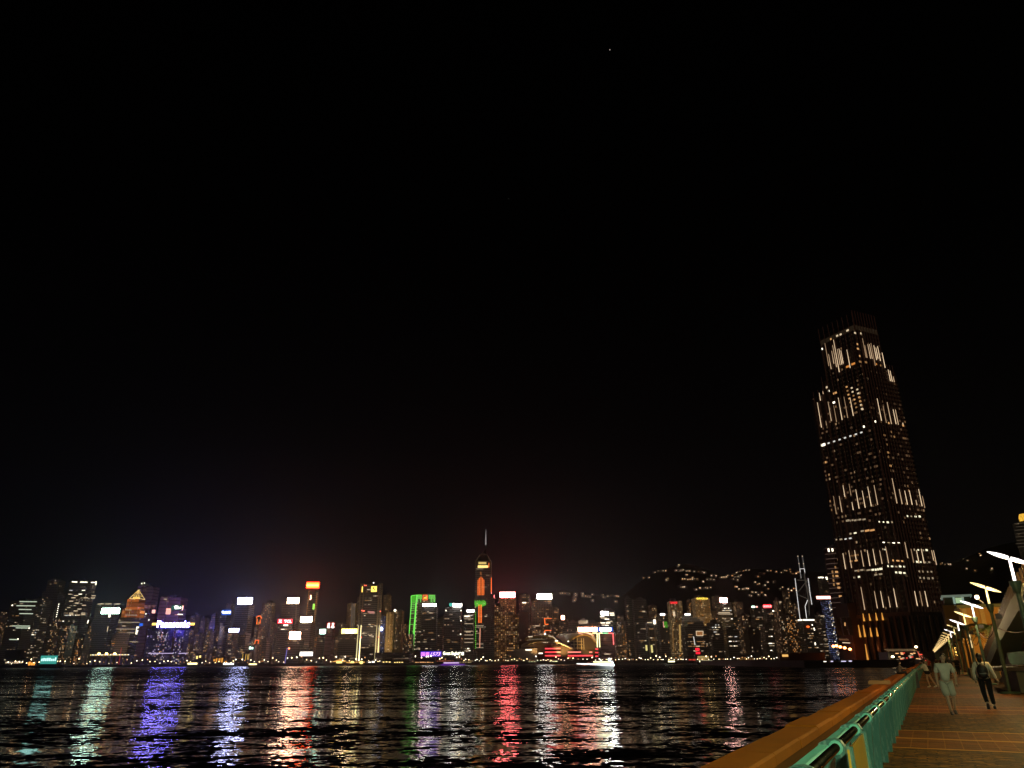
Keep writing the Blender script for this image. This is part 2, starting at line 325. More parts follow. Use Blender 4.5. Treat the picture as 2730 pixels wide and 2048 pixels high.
class Bld:
    def __init__(s, key, name, label, xl, xr, yt, Y, dep, mat, group=None, wins=None, cat='building', top='flat', taper=1.0):
        a = at(xl, yt, Y); b = at(xr, yt, Y); X0, X1 = a.x, b.x
        if X1 < 0:
            X1 = at(xr, yt, Y+dep).x
            if X1 - X0 < 8: X1 = X0 + 8
        elif X0 > 0:
            X0 = at(xl, yt, Y+dep).x
            if X1 - X0 < 8: X0 = X1 - 8
        s.w = X1-X0; s.h = (a.z+b.z)/2; s.cx = (X0+X1)/2; s.Y = Y; s.dep = dep
        s.o = empty(name, (s.cx, Y, 0), label, cat, group)
        h, w_ = s.h, s.w/2
        m = MB()
        if taper != 1.0:
            t = taper; m.add([(-w_, 0, 0), (w_, 0, 0), (w_, dep, 0), (-w_, dep, 0), (-w_*t, dep*(1-t)/2, h), (w_*t, dep*(1-t)/2, h), (w_*t, dep*(1+t)/2, h), (-w_*t, dep*(1+t)/2, h)],
                             [(0,3,2,1),(4,5,6,7),(0,1,5,4),(1,2,6,5),(2,3,7,6),(3,0,4,7)])
        elif top == 'bay':          # vertical recess down the middle: two wings
            m.box(-w_, -w_*.22, 0, dep, 0, h).box(-w_*.22, w_*.22, 3, dep-2, 0, h-3).box(w_*.22, w_, 0, dep, 0, h-1.5)
        elif top == 'step':
            m.box(-w_, w_, 0, dep, 0, h*.86).box(-w_*.7, w_*.72, 2, dep-2, h*.86, h)
        else:
            m.box(-w_, w_, 0, dep, 0, h)
        s.wall = m.build('wall', FAC[mat] if isinstance(mat, str) else mat, s.o)
        r = random.Random(key)
        if top in ('flat', 'bay', 'step'):
            q = w_*(.75 if top != 'step' else .5)
            m = MB(); x = r.uniform(-.3, .2)*q; m.box(x-q*.55, x+q*.5, dep*.25, dep*.8, h, h+r.uniform(3, 6))
            if r.random() < .5: m.box(x+q*.55, x+q*.95, dep*.3, dep*.6, h, h+2.5)
            m.build('roof_plant', roof_m, s.o)
            if r.random() < .25 and s.h > 60: MB().tube([(x, dep*.5, h+3), (x, dep*.5, h+r.uniform(10, 18))], [.5, .2], 5).build('antenna', roof_m, s.o)
        if wins: s.random(r, *wins)
        BL[key] = s
    def random(s, r, n, style, pal):
        w_ = s.w/2-1.5; P = PAL[pal]; used = set()
        if style == 's':       # lit runs along office floors
            fl = [r.uniform(.12, .97) for _ in range(max(3, n//3))]
            for i in range(n):
                z = round(r.choice(fl)*s.h/4)*4+1.5; wd = r.choice([2, 3, 4.5, 7]); x = r.uniform(-w_+wd/2, max(-w_+wd/2+.1, w_-wd/2))
                if (z, round(x/4)) in used: continue
                used.add((z, round(x/4))); window(s.o, x, -.15, z, wd, 1.2, r.choice(P))
        else:
            cols = [r.uniform(-w_, w_) for _ in range(max(2, int(s.w/9)))]
            for i in range(n):
                x = r.choice(cols)+r.choice([-2.2, 0, 2.2]) if style == 'c' else r.uniform(-w_, w_); x = max(-w_, min(w_, round(x/2.1)*2.1)); z = round(r.uniform(.06, .97)*s.h/3)*3+1
                if (x, z) in used: continue
                used.add((x, z)); window(s.o, x, -.15, z, r.choice([1.2, 1.5, 2.0]), 1.4, r.choice(P))
    def loc(s, px, py, dy=0.0): p = at(px, py, s.Y-dy); return Vector((p.x-s.cx, -dy, p.z))
    def strip(s, name, pts, wd, mat, dy=.5, parent=None, label=None):
        m = MB(); P = [s.loc(x, y, dy) for x, y in pts]
        for a, b in zip(P[:-1], P[1:]):
            t = (b-a).normalized(); n_ = Vector((-t.z, 0, t.x))*wd/2
            q = [a-n_, b-n_, b+n_, a+n_]; m.add([(v.x, v.y-.25, v.z) for v in q]+[(v.x, v.y+.25, v.z) for v in q], [(0,1,2,3),(7,6,5,4),(0,4,5,1),(1,5,6,2),(2,6,7,3),(3,7,4,0)])
        o = m.build(name, mat, parent or s.o)
        if label: o['label'] = label
        return o
    def sign(s, x0, y0, x1, y1, mat, name='sign', dy=1.5, label=None, back=True, slant=0.0):
        a = s.loc(x0, y0, dy); b = s.loc(x1, y1, dy); xa, xb = sorted((a.x, b.x)); za, zb = sorted((a.z, b.z))
        fr = MB()
        if back:
            fr.box(xa-.6, xb+.6, -dy+.35, -dy+1.1, za-.6, zb+.6)
            if za > s.h-2:
                for k in range(4): xx = xa+(xb-xa)*(k+.5)/4; fr.box(xx-.3, xx+.3, -dy+.4, -dy+2.4, s.h-1, za)
                if za-s.h > 3: fr.box(xa+.5, xb-.5, 1, 4, s.h-1, za+.5)
        else: fr.box(xa, xb, -dy+.4, -dy+.6, za+.1, za+.4)
        f = fr.build(name, frame_m, s.o)
        p = MB().box(xa, xb, -dy, -dy+.33, za, zb).build('lit_panel', mat, f)
        if label: f['label'] = label
        s.last = (f, xa, xb, za, zb, dy); return f
    def text(s, body, x0, y0, x1, y1, mat, dy=2.2, parent=None, name='lettering', shear=0.0):
        a = s.loc(x0, y0, dy); b = s.loc(x1, y1, dy)
        c = bpy.data.curves.new('lettering', 'FONT'); c.body = body; c.size = 10; c.extrude = .02; c.align_x = 'LEFT'; c.offset = .12; c.shear = shear; c.resolution_u = 3
        c.materials.append(mat); o = link(name, c, parent or s.o)
        bpy.context.view_layer.update(); bb = [Vector(v) for v in o.bound_box]
        mx = max(v.x for v in bb); mn = min(v.x for v in bb); ty = max(v.y for v in bb); by = min(v.y for v in bb)
        sx_ = abs(b.x-a.x)/max(.01, mx-mn); sz = abs(b.z-a.z)/max(.01, ty-by)
        o.rotation_euler = (math.pi/2, 0, 0); o.scale = (sx_, sz, 1); o.location = (min(a.x, b.x)-mn*sx_, -dy, min(a.z, b.z)-by*sz); return to_mesh(o)
    def win(s, px, py, w_, h_, k='white'):
        p = s.loc(px, py); return window(s.o, p.x, -.2, p.z, w_, h_, k)
    def wins(s, k, w_, h_, pts):
        for px, py in pts: s.win(px, py, w_, h_, k)
# (key, name, label, xl, xr, ytop, Y, depth, front, windows(n, style, palette), top)
T = [
 ('a1','apartment_tower','dim reddish apartment tower cut by the left edge of the photo',-6,20,1632,1600,25,'resi',(16,'g','a'),'flat'),
 ('a2','office_tower','broad dark office tower with greenish white lit floors, leftmost of the tall offices',30,103,1602,1580,35,'dark',(10,'s','d'),'flat'),
 ('a3','office_tower','narrow office tower with stacked lit floors behind the teal floating screen',88,141,1597,1620,30,'office',(22,'s','o'),'flat'),
 ('a4','office_tower','tall pale banded tower with a chain of white dots down its corner',120,184,1546,1720,30,'dark',(12,'s','d'),'step'),
 ('a5','office_tower','tall office tower with a broken bright yellow line along its roof edge',186,258,1550,1640,34,'office',(30,'s','o'),'flat'),
 ('a6','apartment_tower','low apartment block dotted with warm windows below the bright roofed tower',165,206,1668,1540,26,'resi',(26,'c','w'),'flat'),
 ('a7','apartment_tower','grid fronted apartment block left of the floodlit highway ramp',207,244,1700,1530,24,'resi',(24,'c','a'),'flat'),
 ('a8','office_tower','office tower under a big pale green rooftop sign, left of the orange pyramid',256,322,1612,1600,32,'dark',(12,'g','d'),'flat'),
 ('a10','office_tower','tall maroon banded slab behind the orange pyramid topped tower',368,427,1562,1640,30,'stripe',(10,'s','d'),'bay'),
 ('a11','office_tower','wide maroon banded slab rising behind the brightest blue glowing sign',428,502,1591,1590,34,'stripe',(6,'s','d'),'bay'),
 ('a12','apartment_tower','violet lit apartment slab directly under the brightest blue glowing sign',395,464,1676,1520,26,'purple',(40,'c','v'),'flat'),
 ('a13','apartment_tower','violet tinted apartment slab under the right end of the glowing blue sign',470,506,1678,1530,26,'purple',(24,'c','v'),'flat'),
 ('a14','apartment_tower','slim apartment tower with scattered lights right of the violet slabs',508,534,1641,1700,24,'resi',(20,'g','w'),'flat'),
 ('a15','apartment_tower','apartment tower with two bright top corners, second right of the violet slabs',536,560,1648,1680,24,'resi',(16,'g','w'),'flat'),
 ('a16','apartment_tower','pointed looking slim tower with a white lit roofline left of the blue lettered sign',562,588,1637,1620,24,'dark',(14,'g','w'),'step'),
 ('a17','office_tower','dark tower carrying a blue sign with white lettering near its top',588,618,1628,1560,28,'dark',(8,'g','d'),'flat'),
 ('a18','apartment_tower','taller block with three rows of lights just above the blue lettered sign',603,626,1609,1720,24,'resi',(14,'g','w'),'flat'),
 ('a19','office_tower','dark block below the small white and violet sign',606,636,1688,1480,26,'resi',(22,'s','w'),'flat'),
 ('a20','office_tower','wide dark office block under the icy white rooftop sign',630,679,1612,1560,34,'dark',(10,'s','d'),'flat'),
 ('a21','apartment_tower','thin tower behind the orange neon pavilion shape',679,696,1668,1500,20,'resi',(10,'g','w'),'flat'),
 ('a22','apartment_tower','apartment tower with a thin antenna and a pale line across its roof',699,736,1607,1640,28,'resi',(34,'g','w'),'flat'),
 ('a23','office_tower','office block carrying the bright red sign with white lettering',741,780,1664,1540,28,'dark',(10,'s','o'),'flat'),
 ('a24','office_tower','office tower under the topmost of the white signs left of the orange sign',752,800,1611,1640,30,'dark',(8,'s','d'),'flat'),
 ('a25','office_tower','broad office block below the most glaring white square sign',760,812,1706,1480,28,'dark',(14,'s','d'),'flat'),
 ('a26','office_tower','office block under the cream sign with three small lamps beneath',795,838,1660,1560,26,'dark',(12,'s','d'),'flat'),
 ('a28','office_tower','dark block with a small pale green sign on its roof',846,871,1692,1500,24,'dark',(8,'s','d'),'flat'),
 ('a29','office_tower','narrow brown block with two red backed figures lit at its top',870,895,1660,1490,24,'stripe',(8,'s','w'),'flat'),
 ('a30','office_tower','wide office block under the yellow and orange rooftop sign',903,963,1691,1480,30,'dark',(14,'s','d'),'flat'),
 ('a31','apartment_tower','pale ribbed tower behind the yellow and orange sign',926,954,1609,1680,26,'brown',(18,'g','w'),'flat'),
 ('a32','apartment_tower','thin twin topped tower peeping out left of the finned tower',953,966,1593,1760,20,'resi',(10,'g','w'),'flat'),
 ('a34','apartment_tower','brown crowned tower just right of the finned tower',1022,1045,1586,1640,24,'brown',(8,'g','a'),'flat'),
 ('a35','office_tower','bluish lit slim block with a white beacon lamp beside the finned tower',1006,1030,1642,1500,22,'bluedot',(12,'s','o'),'flat'),
 ('a36','apartment_tower','warm floodlit apartment tower with vertical ribs between the finned and the green outlined towers',1030,1056,1632,1480,28,'brown',(20,'c','w'),'flat'),
 ('a37','apartment_tower','brown apartment tower with a round lamp on its roof',1050,1078,1628,1560,28,'brown',(20,'c','w'),'flat'),
 ('a38','apartment_tower','dark apartment tower hidden behind the left edge of the green outlined tower',1076,1094,1664,1620,24,'resi',(14,'g','w'),'flat'),
 ('a40','office_tower','wide dark office tower under the white lettered sign beside the green outlined tower',1124,1168,1617,1450,28,'dark',(18,'s','d'),'flat'),
 ('a41','apartment_tower','slim tower with an amber lit top between the two white lettered signs',1167,1183,1649,1560,22,'dark',(8,'g','w'),'flat'),
 ('a42','office_tower','plain maroon office tower below the sign with a green square and white lettering',1186,1232,1619,1480,30,'dark',(8,'s','d'),'flat'),
 ('a43','office_tower','office block with outlined edges and small white sign left of the spired tower',1236,1264,1630,1470,28,'office',(18,'s','o'),'flat'),
 ('a45','hotel','big hotel with two wings full of amber windows right of the spired tower',1306,1347,1612,1520,36,'dense',None,'bay'),
 ('a46','hotel','lower right wing of amber hotel windows next to the plain brown slab',1347,1382,1638,1490,30,'dense',None,'flat'),
 ('a47','office_tower','tower rising behind the amber windowed hotel under a glowing orange white sign',1330,1376,1594,1680,30,'dense',(8,'g','a'),'flat'),
 ('a48','office_tower','plain brown slab wall between the amber hotel and the dotted office towers',1382,1408,1632,1470,28,pbr('plain brown concrete front', (.20,.13,.10), .8, 0, .2, .05),(3,'g','d'),'flat'),
 ('a49','apartment_tower','tower with a bright pair of white lights half way up behind the brown slab',1384,1412,1585,1760,26,'resi',(20,'g','a'),'flat'),
 ('a50','office_tower','dotted office tower under the white sign with violet and green edges',1415,1472,1601,1560,34,'resi',(46,'s','w'),'flat'),
 ('a51','office_tower','lower shoulder block right of the dotted tower with the white sign',1462,1490,1620,1590,28,'resi',(24,'s','a'),'flat'),
 ('a52','office_tower','low block under the small square orange glowing lamp sign',1490,1514,1655,1600,24,'dark',(6,'g','w'),'flat'),
 ('a53','apartment_tower','faint pale block with a few lights left of the bright striped roof',1515,1538,1658,1620,26,'dark',(8,'g','w'),'flat'),
 ('a54','office_tower','block whose lit top floors read as three bright stripes',1540,1571,1655,1540,26,'dark',None,'flat'),
 ('a55','office_tower','left block of the pair under the long white sign and blue sign',1541,1593,1685,1440,26,'dark',(8,'s','d'),'flat'),
 ('a56','office_tower','right block outlined by red and green tubes under the blue framed sign',1595,1637,1686,1430,26,'stripe',(6,'s','d'),'flat'),
 ('a57','office_tower','office tower with a small glaring white sign and several fully lit floors',1598,1640,1628,1560,30,'dark',(18,'s','o'),'flat'),
 ('a58','apartment_tower','dotted low tower right of the red and green outlined block',1648,1668,1664,1460,22,'resi',(22,'c','a'),'flat'),
 ('a59','apartment_tower','tall slim tower with lights down its left corner, first right of the dotted low tower',1664,1683,1596,1600,24,'dark',(16,'c','w'),'flat'),
 ('a60','office_tower','tall dark tower with pale vertical ribs beside the tower with corner lights',1684,1722,1598,1640,30,'dark',(14,'s','d'),'flat'),
 ('a61','apartment_tower','block with a bright top window row left of the red lettered hotel',1727,1751,1614,1580,24,'resi',(22,'g','w'),'flat'),
 ('a62','office_tower','low dark office block with two tall pale fins in front of it',1720,1752,1660,1440,26,'dark',(14,'s','w'),'flat'),
 ('a63','office_tower','dark block with green and pink vertical light lines on its upper corner',1750,1780,1636,1500,26,'dark',(14,'g','w'),'flat'),
 ('a64','hotel','tall warm floodlit hotel with curved front and red lettering at the top',1778,1818,1603,1480,30,'hotel',(10,'g','a'),'flat'),
 ('a65','office_tower','dark office block with a pale lettered roof sign between the two hotels',1816,1846,1640,1440,26,'office',(12,'s','d'),'flat'),
 ('a66','hotel','tall wide hotel with golden lettering along its crown',1842,1892,1594,1500,32,'hotel',(26,'g','a'),'flat'),
 ('a67','office_tower','dark stepped office block in front of the golden lettered hotel',1815,1884,1655,1400,28,'dark',(30,'s','d'),'step'),
 ('a68','apartment_tower','slim tower with pink lights behind the left edge of the golden lettered hotel',1829,1844,1599,1700,22,'resi',(14,'g','a'),'flat'),
 ('a69','office_tower','tower under the bright white screen with lit office floors below it',1908,1950,1606,1500,30,'office',(24,'s','o'),'flat'),
 ('a70','apartment_tower','tower with warm lights along its top just left of the bright white screen',1896,1926,1588,1680,26,'resi',(18,'g','a'),'flat'),
 ('a71','office_tower','dark low front block with sparse lit floors between the screen tower and the plain slab',1884,1925,1660,1390,26,'dark',(20,'s','o'),'flat'),
 ('a72','apartment_tower','dotted apartment tower right of the bright white screen',1952,1980,1604,1640,26,'resi',(30,'g','w'),'flat'),
 ('a73','office_tower','dark office block with short lit dashes right of the screen tower',1926,1966,1676,1400,26,'dark',(20,'s','o'),'flat'),
 ('a74','office_tower','plain unlit olive slab with a column of faint windows',1982,2024,1678,1380,28,pbr('plain olive concrete front', (.17,.14,.09), .85, 0, .2, .05),(6,'g','d'),'flat'),
 ('a75','office_tower','dark tower with small white and red signs left of the red lettered block',1998,2032,1616,1600,28,'dark',(24,'s','w'),'flat'),
 ('a76','office_tower','dark tower carrying the red sign of four characters',2030,2062,1612,1560,28,'dark',(16,'s','w'),'flat'),
 ('a77','office_tower','dark office block with white lit dashes down its left side',2026,2062,1668,1400,26,'dark',(26,'s','o'),'flat'),
 ('a78','apartment_tower','slim tower full of small lights left of the crossed braced tower',2084,2104,1572,1680,24,'resi',(26,'c','w'),'flat'),
 ('a79','apartment_tower','apartment block with many amber dots at the foot of the crossed braced tower',2080,2124,1640,1480,26,'resi',(44,'g','a'),'flat'),
 ('a80','office_tower','dark office block with a glowing white roof line in front of the crossed braced tower',2126,2174,1656,1380,28,'dark',(20,'s','d'),'flat'),
 ('a82','office_tower','office strip with pale lit floors squeezed left of the blue dotted tower',2174,2196,1638,1420,22,'office',(14,'s','o'),'flat'),
]
for key, name, lab, xl, xr, yt, Y, dep, mt, wn_, top in T: Bld(key, name, lab, xl, xr, yt, Y, dep, mt, wins=wn_, top=top)
# crowded back row and mid gaps: look-alikes
gaps = [
 (2,34,1668,'low dim tower behind the leftmost dark office tower'),(60,92,1690,'low dim tower in front of the gap left of the narrow striped office'),(140,172,1650,'dim tower between the dotted corner tower and the yellow roofed tower'),
 (238,262,1660,'dim tower just left of the pale green sign tower'),(300,330,1690,'dim tower between the green sign tower and the orange pyramid'),
 (520,545,1690,'low dim tower below the slim towers right of the violet slabs'),(548,574,1684,'low dim tower right of the pair below the twin topped block'),(575,600,1668,'dim tower directly left of the blue lettered sign tower'),
 (640,668,1690,'low dim tower in front of the icy sign block'),(668,690,1700,'low dim tower left below the orange neon pavilion'),(500,520,1700,'low dim tower touching the right end of the violet slabs'),
 (706,742,1660,'dim tower in front of the thin antenna tower'),(735,760,1700,'low dim tower left of the most glaring square sign'),(838,850,1700,'thin dim tower between the cream sign and the pale green sign blocks'),
 (893,912,1700,'low dim tower between the red figures block and the yellow orange sign'),(905,930,1664,'dim tower peeping above the left end of the yellow orange sign'),(700,722,1708,'low dim tower at the foot of the thin antenna tower'),
 (1088,1100,1690,'thin dim tower behind the foot of the green outlined tower'),(1164,1190,1690,'low dim tower between the two white lettered signs'),(1228,1240,1668,'thin dim tower between the maroon tower and the outlined office block'),
 (1180,1200,1640,'dim tower behind the left side of the plain maroon tower'),(960,975,1640,'dim tower behind the left fin of the finned tower'),
 (1408,1424,1660,'dim tower between the plain brown slab and the dotted office tower'),(1470,1500,1668,'low dim tower below the small square orange lamp sign'),(1510,1540,1680,'dim tower behind the golden shell roof of the hall'),
 (1566,1600,1660,'dim tower above the long white sign of the outlined pair'),(1636,1660,1690,'low dim tower right of the red outlined block'),(1640,1666,1640,'dim tower just right of the small glaring white sign tower'),
 (1700,1728,1640,'dim tower behind the tall dark ribbed tower'),(1752,1780,1680,'low dim tower left of the red lettered hotel'),(1818,1840,1690,'low dim tower right of the red lettered hotel'),
 (1890,1912,1630,'dim tower right beside the golden lettered hotel'),(1944,1972,1650,'dim tower behind the block right of the screen tower'),(1966,2000,1640,'dim tower left behind the plain olive slab'),
 (2056,2088,1650,'dim tower right of the red sign of four characters'),(2060,2084,1600,'taller dim tower between the red sign and the slim light filled tower'),(2100,2128,1690,'low dim tower left of the block with the white roof line'),
 (1690,1712,1700,'low dim tower in front of the tall dark ribbed tower'),(2110,2130,1610,'dim tower touching the left edge of the cross braced tower')]
for i, (xl, xr, yt, lb_) in enumerate(gaps, 1):
    Bld(f'z{i}', 'apartment_tower', lb_, xl, xr, yt, 1420+((i*53) % 9)*38, 24, ['resi','dark','resi','resi'][i % 4], group='dim towers filling the gaps in the skyline',
        wins=(16 if xr-xl > 24 else 12, 'gcs'[i % 3], 'wwa'[i % 3]), top=['flat','step','flat'][i % 3])
BL['a66'].wall['label'] = 'warm lit front with rows of small amber windows'

# --- signs and their lettering
G = emit('sign glyph strokes', (1, 1, 1), 3.0); GW = emit('white sign lettering', (1, .95, .85), 5.0); GD = pbr('dark sign lettering', (.05, .05, .05), .6)
b = BL['a2']
for y, x0, x1 in ((1604, 52, 98), (1615, 44, 94), (1625, 50, 84), (1636, 52, 88), (1669, 33, 80), (1674, 42, 76), (1705, 25, 47)): b.strip('lit_floor', [(x0, y), (x1, y+.5)], 1.6, lit(f'pale floor', (.85, 1, .72), .7, False))
b.wins('bright', 2.5, 2.5, [(33, 1614), (78, 1675), (48, 1704)])
b = BL['a4']
for k in range(12): b.win(157-k*1.1, 1611+k*5.6, 1.7, 2.0, 'bright')
b = BL['a5']
b.strip('roof_light', [(192, 1551), (206, 1552)], 2.0, WMAT['bright']); b.strip('roof_light', [(214, 1552), (233, 1552.5)], 2.0, WMAT['bright']); b.strip('roof_light', [(243, 1553), (256, 1553)], 2.0, WMAT['bright'])
b.strip('roof_light', [(256.5, 1550), (255, 1560)], 2.0, WMAT['bright']); b.strip('corner_light', [(236, 1653), (233, 1662)], 1.8, WMAT['bright'])
b.wins('white', 9, 1.6, [(203, 1588), (250, 1588.5), (196, 1594), (229, 1594), (248, 1594.5), (190, 1603), (205, 1608), (224, 1614), (212, 1624), (202, 1629), (182+8, 1635), (222, 1635), (178+12, 1639), (208, 1640), (222, 1639)])
b = BL['a8']; b.sign(272, 1622, 317, 1636, SM('green'), label='pale green glowing rooftop sign'); b.win(292, 1642, 4, 6, 'bright')
for x in (260, 281, 305): b.strip('roof_light', [(x, 1610.5), (x+16, 1610)], 1.5, WMAT['white'])
b.strip('tall_light', [(288, 1670), (285.5, 1684)], 1.3, WMAT['white'])
b = BL['a10']; b.text('中國太平', 373, 1613, 414, 1622, lit('dim pink characters', (.9, .35, .35), .28, False), dy=.6)
b.sign(406, 1626, 413, 1635, SM('salmon', .5), label='small red glowing emblem'); b.wins('bright', 2.2, 2.2, [(378, 1556), (385, 1555), (389, 1637), (397, 1653)])
b = BL['a11']; b.sign(458, 1614, 484, 1626, lit('green sign board', (.02, .13, .07), 1.0), label='green sign with a white looped mark')
m = MB(); f, xa, xb, za, zb, dy = b.last
m.tube([(xa+9, -dy-.3, zb-1.5), (xa+7, -dy-.3, za+7), (xa+9, -dy-.3, za+3), (xa+17, -dy-.3, za+3.5), (xa+20, -dy-.3, za+5)], 1.4, 5); m.tube([(xa+9, -dy-.3, zb-2), (xa+14, -dy-.3, zb-2.5), (xa+10, -dy-.3, za+6)], 1.1, 5); m.build('white_mark', GW, f)
b.strip('red_tube', [(488, 1615), (486, 1627)], 1.6, SM('salmon')); b.sign(443, 1626, 454, 1638, SM('salmon', .35), label='red glowing flag shaped emblem'); b.win(472, 1639, 10, 1.6, 'pink')
b.strip('red_tube', [(443, 1624), (455, 1624)], 1.2, SM('salmon')); b.strip('white_tube', [(474, 1638), (487, 1638.5)], 1.6, WMAT['bright'])
# the bright letters on their own rooftop frame
b = BL['a12']; tl = b.loc(421, 1655, 3); br_ = b.loc(503, 1672, 3)
fr = MB().box(tl.x-10, br_.x+10, -2, -1, b.h-4, br_.z+1)
for k in range(9): xx = tl.x+(br_.x-tl.x)*k/8; fr.box(xx-.3, xx+.3, -2.2, -.8, br_.z-6, tl.z-2)
f = fr.build('rooftop_sign', frame_m, b.o); f['label'] = 'row of very bright white letters glowing blue violet'
b.text('Panasonic', 421, 1655, 503.5, 1672.5, SM('blue', 1.7), dy=3, parent=f)
for x0, x1 in ((406, 419), (505, 518)):
    p = b.sign(x0, 1661, x1, 1667, SM('yellow', .35), name='side_lamp')
for k in range(6): b.win(434-k*.7, 1674+k*6, 1.4, 1.8, 'pink')
b.strip('podium_light', [(395, 1742), (462, 1742)], 1.2, WMAT['violet']); b = BL['a13']; b.strip('podium_light', [(476, 1742), (500, 1742)], 1.2, WMAT['violet'])
b = BL['a17']; b.sign(592, 1626, 615, 1640, SM('azure'), label='blue sign with white characters'); f, xa, xb, za, zb, dy = b.last
m = MB(); hh = zb-za; r = random.Random(5)
for k in range(4):
    cx = xa+(xb-xa)*(k+.5)/4
    for _ in range(4):
        if r.random() < .5: m.box(cx-1.8, cx+1.8, -dy-.3, -dy-.05, za+hh*r.uniform(.3, .7), za+hh*r.uniform(.3, .7)+.7)
        else: xx = cx+r.uniform(-1.5, 1.5); m.box(xx-.4, xx+.4, -dy-.45, -dy-.05, za+hh*.3, za+hh*.7)
m.build('characters', GW, f)
BL['a19'].sign(611, 1676, 636, 1685, SM('ice', .45), label='small white sign with violet borders')
BL['a20'].sign(635, 1594, 671, 1610, SM('ice', 1.25), label='icy white rooftop sign')
b = BL['a21']; on = lit('small orange glow', (1, .17, .03), 1.4)
b.strip('neon_roof', [(683, 1648), (687, 1643), (694, 1642), (698, 1650)], 2.0, on); b.strip('neon_column', [(686, 1650), (684, 1665)], 1.6, on); b.strip('neon_column', [(694, 1652), (693, 1664)], 1.6, on)
b.strip('neon_column', [(679, 1717), (681, 1707), (690, 1707), (688, 1717)], 1.6, on); b.wins('amber', 2.2, 2.2, [(685, 1663), (689, 1664), (685, 1659), (690, 1660)])
b = BL['a22']; b.strip('roof_light', [(706, 1613.5), (731, 1614)], 1.2, WMAT['dimwhite'])
b = BL['a24']; b.sign(767, 1594, 796, 1609, SM('cream', 1.0), label='topmost white sign left of the orange one'); b.strip('sign_mast', [(790, 1610), (788.5, 1650)], .8, WMAT['dimwhite'])
b = BL['a23']; b.sign(741, 1651, 779, 1662, SM('red', .55), label='red sign with white letters'); b.text('TCL', 758, 1653, 777, 1660, GW, dy=2.3, parent=b.last[0]); b.text('兀', 743, 1653, 751, 1660.5, GW, dy=2.3, parent=b.last[0]); b.win(762, 1667, 9, 3, 'bright')
b = BL['a26']; b.sign(802, 1645, 831, 1658, SM('cream', 1.1), label='cream glowing sign'); b.wins('bright', 3, 1.8, [(807, 1660.5), (813, 1660.5), (820, 1660.5)])
BL['a25'].sign(773, 1685, 800, 1704, SM('peach', 2.2), label='most glaring white square sign')
b = BL['a28']; b.sign(853, 1678, 870, 1690, SM('green', .35), label='small pale green sign')
b = BL['a29']; rd = emit('deep red sign board', (.5, .005, .005), .5); b.sign(871, 1659, 893, 1674, rd, label='red board with two lit figures', back=True)
f, xa, xb, za, zb, dy = b.last; m = MB()
for cx in (xa+(xb-xa)*.27, xa+(xb-xa)*.75): m.prism([(cx-2.6, za), (cx+2.6, za), (cx+1.2, za+5), (cx+1.8, zb-2), (cx-1.8, zb-2), (cx-1.2, za+5)], 'y', -dy-.5, -dy-.05)
m.build('figures', GW, f)
b = BL['a30']; b.sign(911, 1677, 953, 1689, SM('yellow', 1.2), label='long yellow sign with a white middle'); b.sign(954, 1677, 963, 1689, lit('orange end glow', (1, .16, .03), 3), label='orange end panel'); f, xa, xb, za, zb, dy = BL['a30'].last
b.sign(922, 1678.5, 944, 1687.5, SM('cream', .9), dy=2.4, name='white_centre')
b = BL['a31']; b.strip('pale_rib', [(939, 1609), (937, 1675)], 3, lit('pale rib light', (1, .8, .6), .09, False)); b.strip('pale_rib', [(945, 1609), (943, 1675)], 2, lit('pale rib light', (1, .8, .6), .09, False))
b = BL['a35']; p = b.loc(1016, 1677, 2); MB().ball((p.x, p.y, p.z), 3.6).build('beacon', lit('ice beacon', (.6, .7, 1), 9), b.o)
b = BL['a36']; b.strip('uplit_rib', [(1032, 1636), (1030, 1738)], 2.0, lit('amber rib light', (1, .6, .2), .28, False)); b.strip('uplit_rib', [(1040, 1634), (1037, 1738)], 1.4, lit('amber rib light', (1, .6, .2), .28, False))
b = BL['a37']; p = b.loc(1053, 1629, 1); MB().ball((p.x, p.y, p.z+1), 2.6).build('roof_lamp', WMAT['bright'], b.o)
b = BL['a40']
fr = b.sign(1127, 1617, 1163, 1617.6, WMAT['dimwhite'], name='rooftop_sign', label='row of merged white letters'); 
# unreadable overexposed letters as thick strokes
def blobs(b, x0, y0, x1, y1, n, mat, parent):
    m = MB(); r = random.Random(n)
    for k in range(n):
        p = b.loc(x0+(x1-x0)*(k+.5)/n, (y0+y1)/2, 2.2); q = b.loc(x0+(x1-x0)*(k+.5)/n, y0, 2.2); hh = (q.z-p.z); ww = abs(b.loc(x1, y0, 2.2).x-b.loc(x0, y0, 2.2).x)/n*.47
        m.box(p.x-ww, p.x+ww, -2.4, -2.0, p.z-hh, p.z+hh*r.uniform(.6, 1))
    return m.build('lettering', mat, parent)
blobs(b, 1127, 1609, 1163, 1616, 7, SM('white', .9), fr)
b = BL['a42']; b.sign(1198, 1608, 1206, 1616, SM('teal', .8), label='green square emblem'); blobs(b, 1207, 1609, 1231, 1617.5, 6, SM('white', .8), b.last[0]); b.wins('bright', 2.2, 2.2, [(1229, 1628), (1229, 1655), (1228, 1691), (1189, 1628)])
b = BL['a43']; b.sign(1245, 1626, 1264, 1632, SM('white', .35)); b.wins('bright', 10, 1.5, [(1245, 1643)]); 
for y in (1650, 1663, 1683, 1693, 1703, 1713): b.strip('lit_floor', [(1238, y), (1262, y)], 1.1, lit('dotted floor', WHITE, .5, False))
b = BL['a47']; b.sign(1333, 1579, 1373, 1593, SM('rose', 2.6), label='glowing orange white rooftop sign')
b = BL['a49']; b.wins('bright', 4, 2.4, [(1395, 1607), (1400, 1607)])
b = BL['a50']; b.sign(1432, 1584, 1471, 1597, SM('white', .8), label='white sign with violet and green edges')
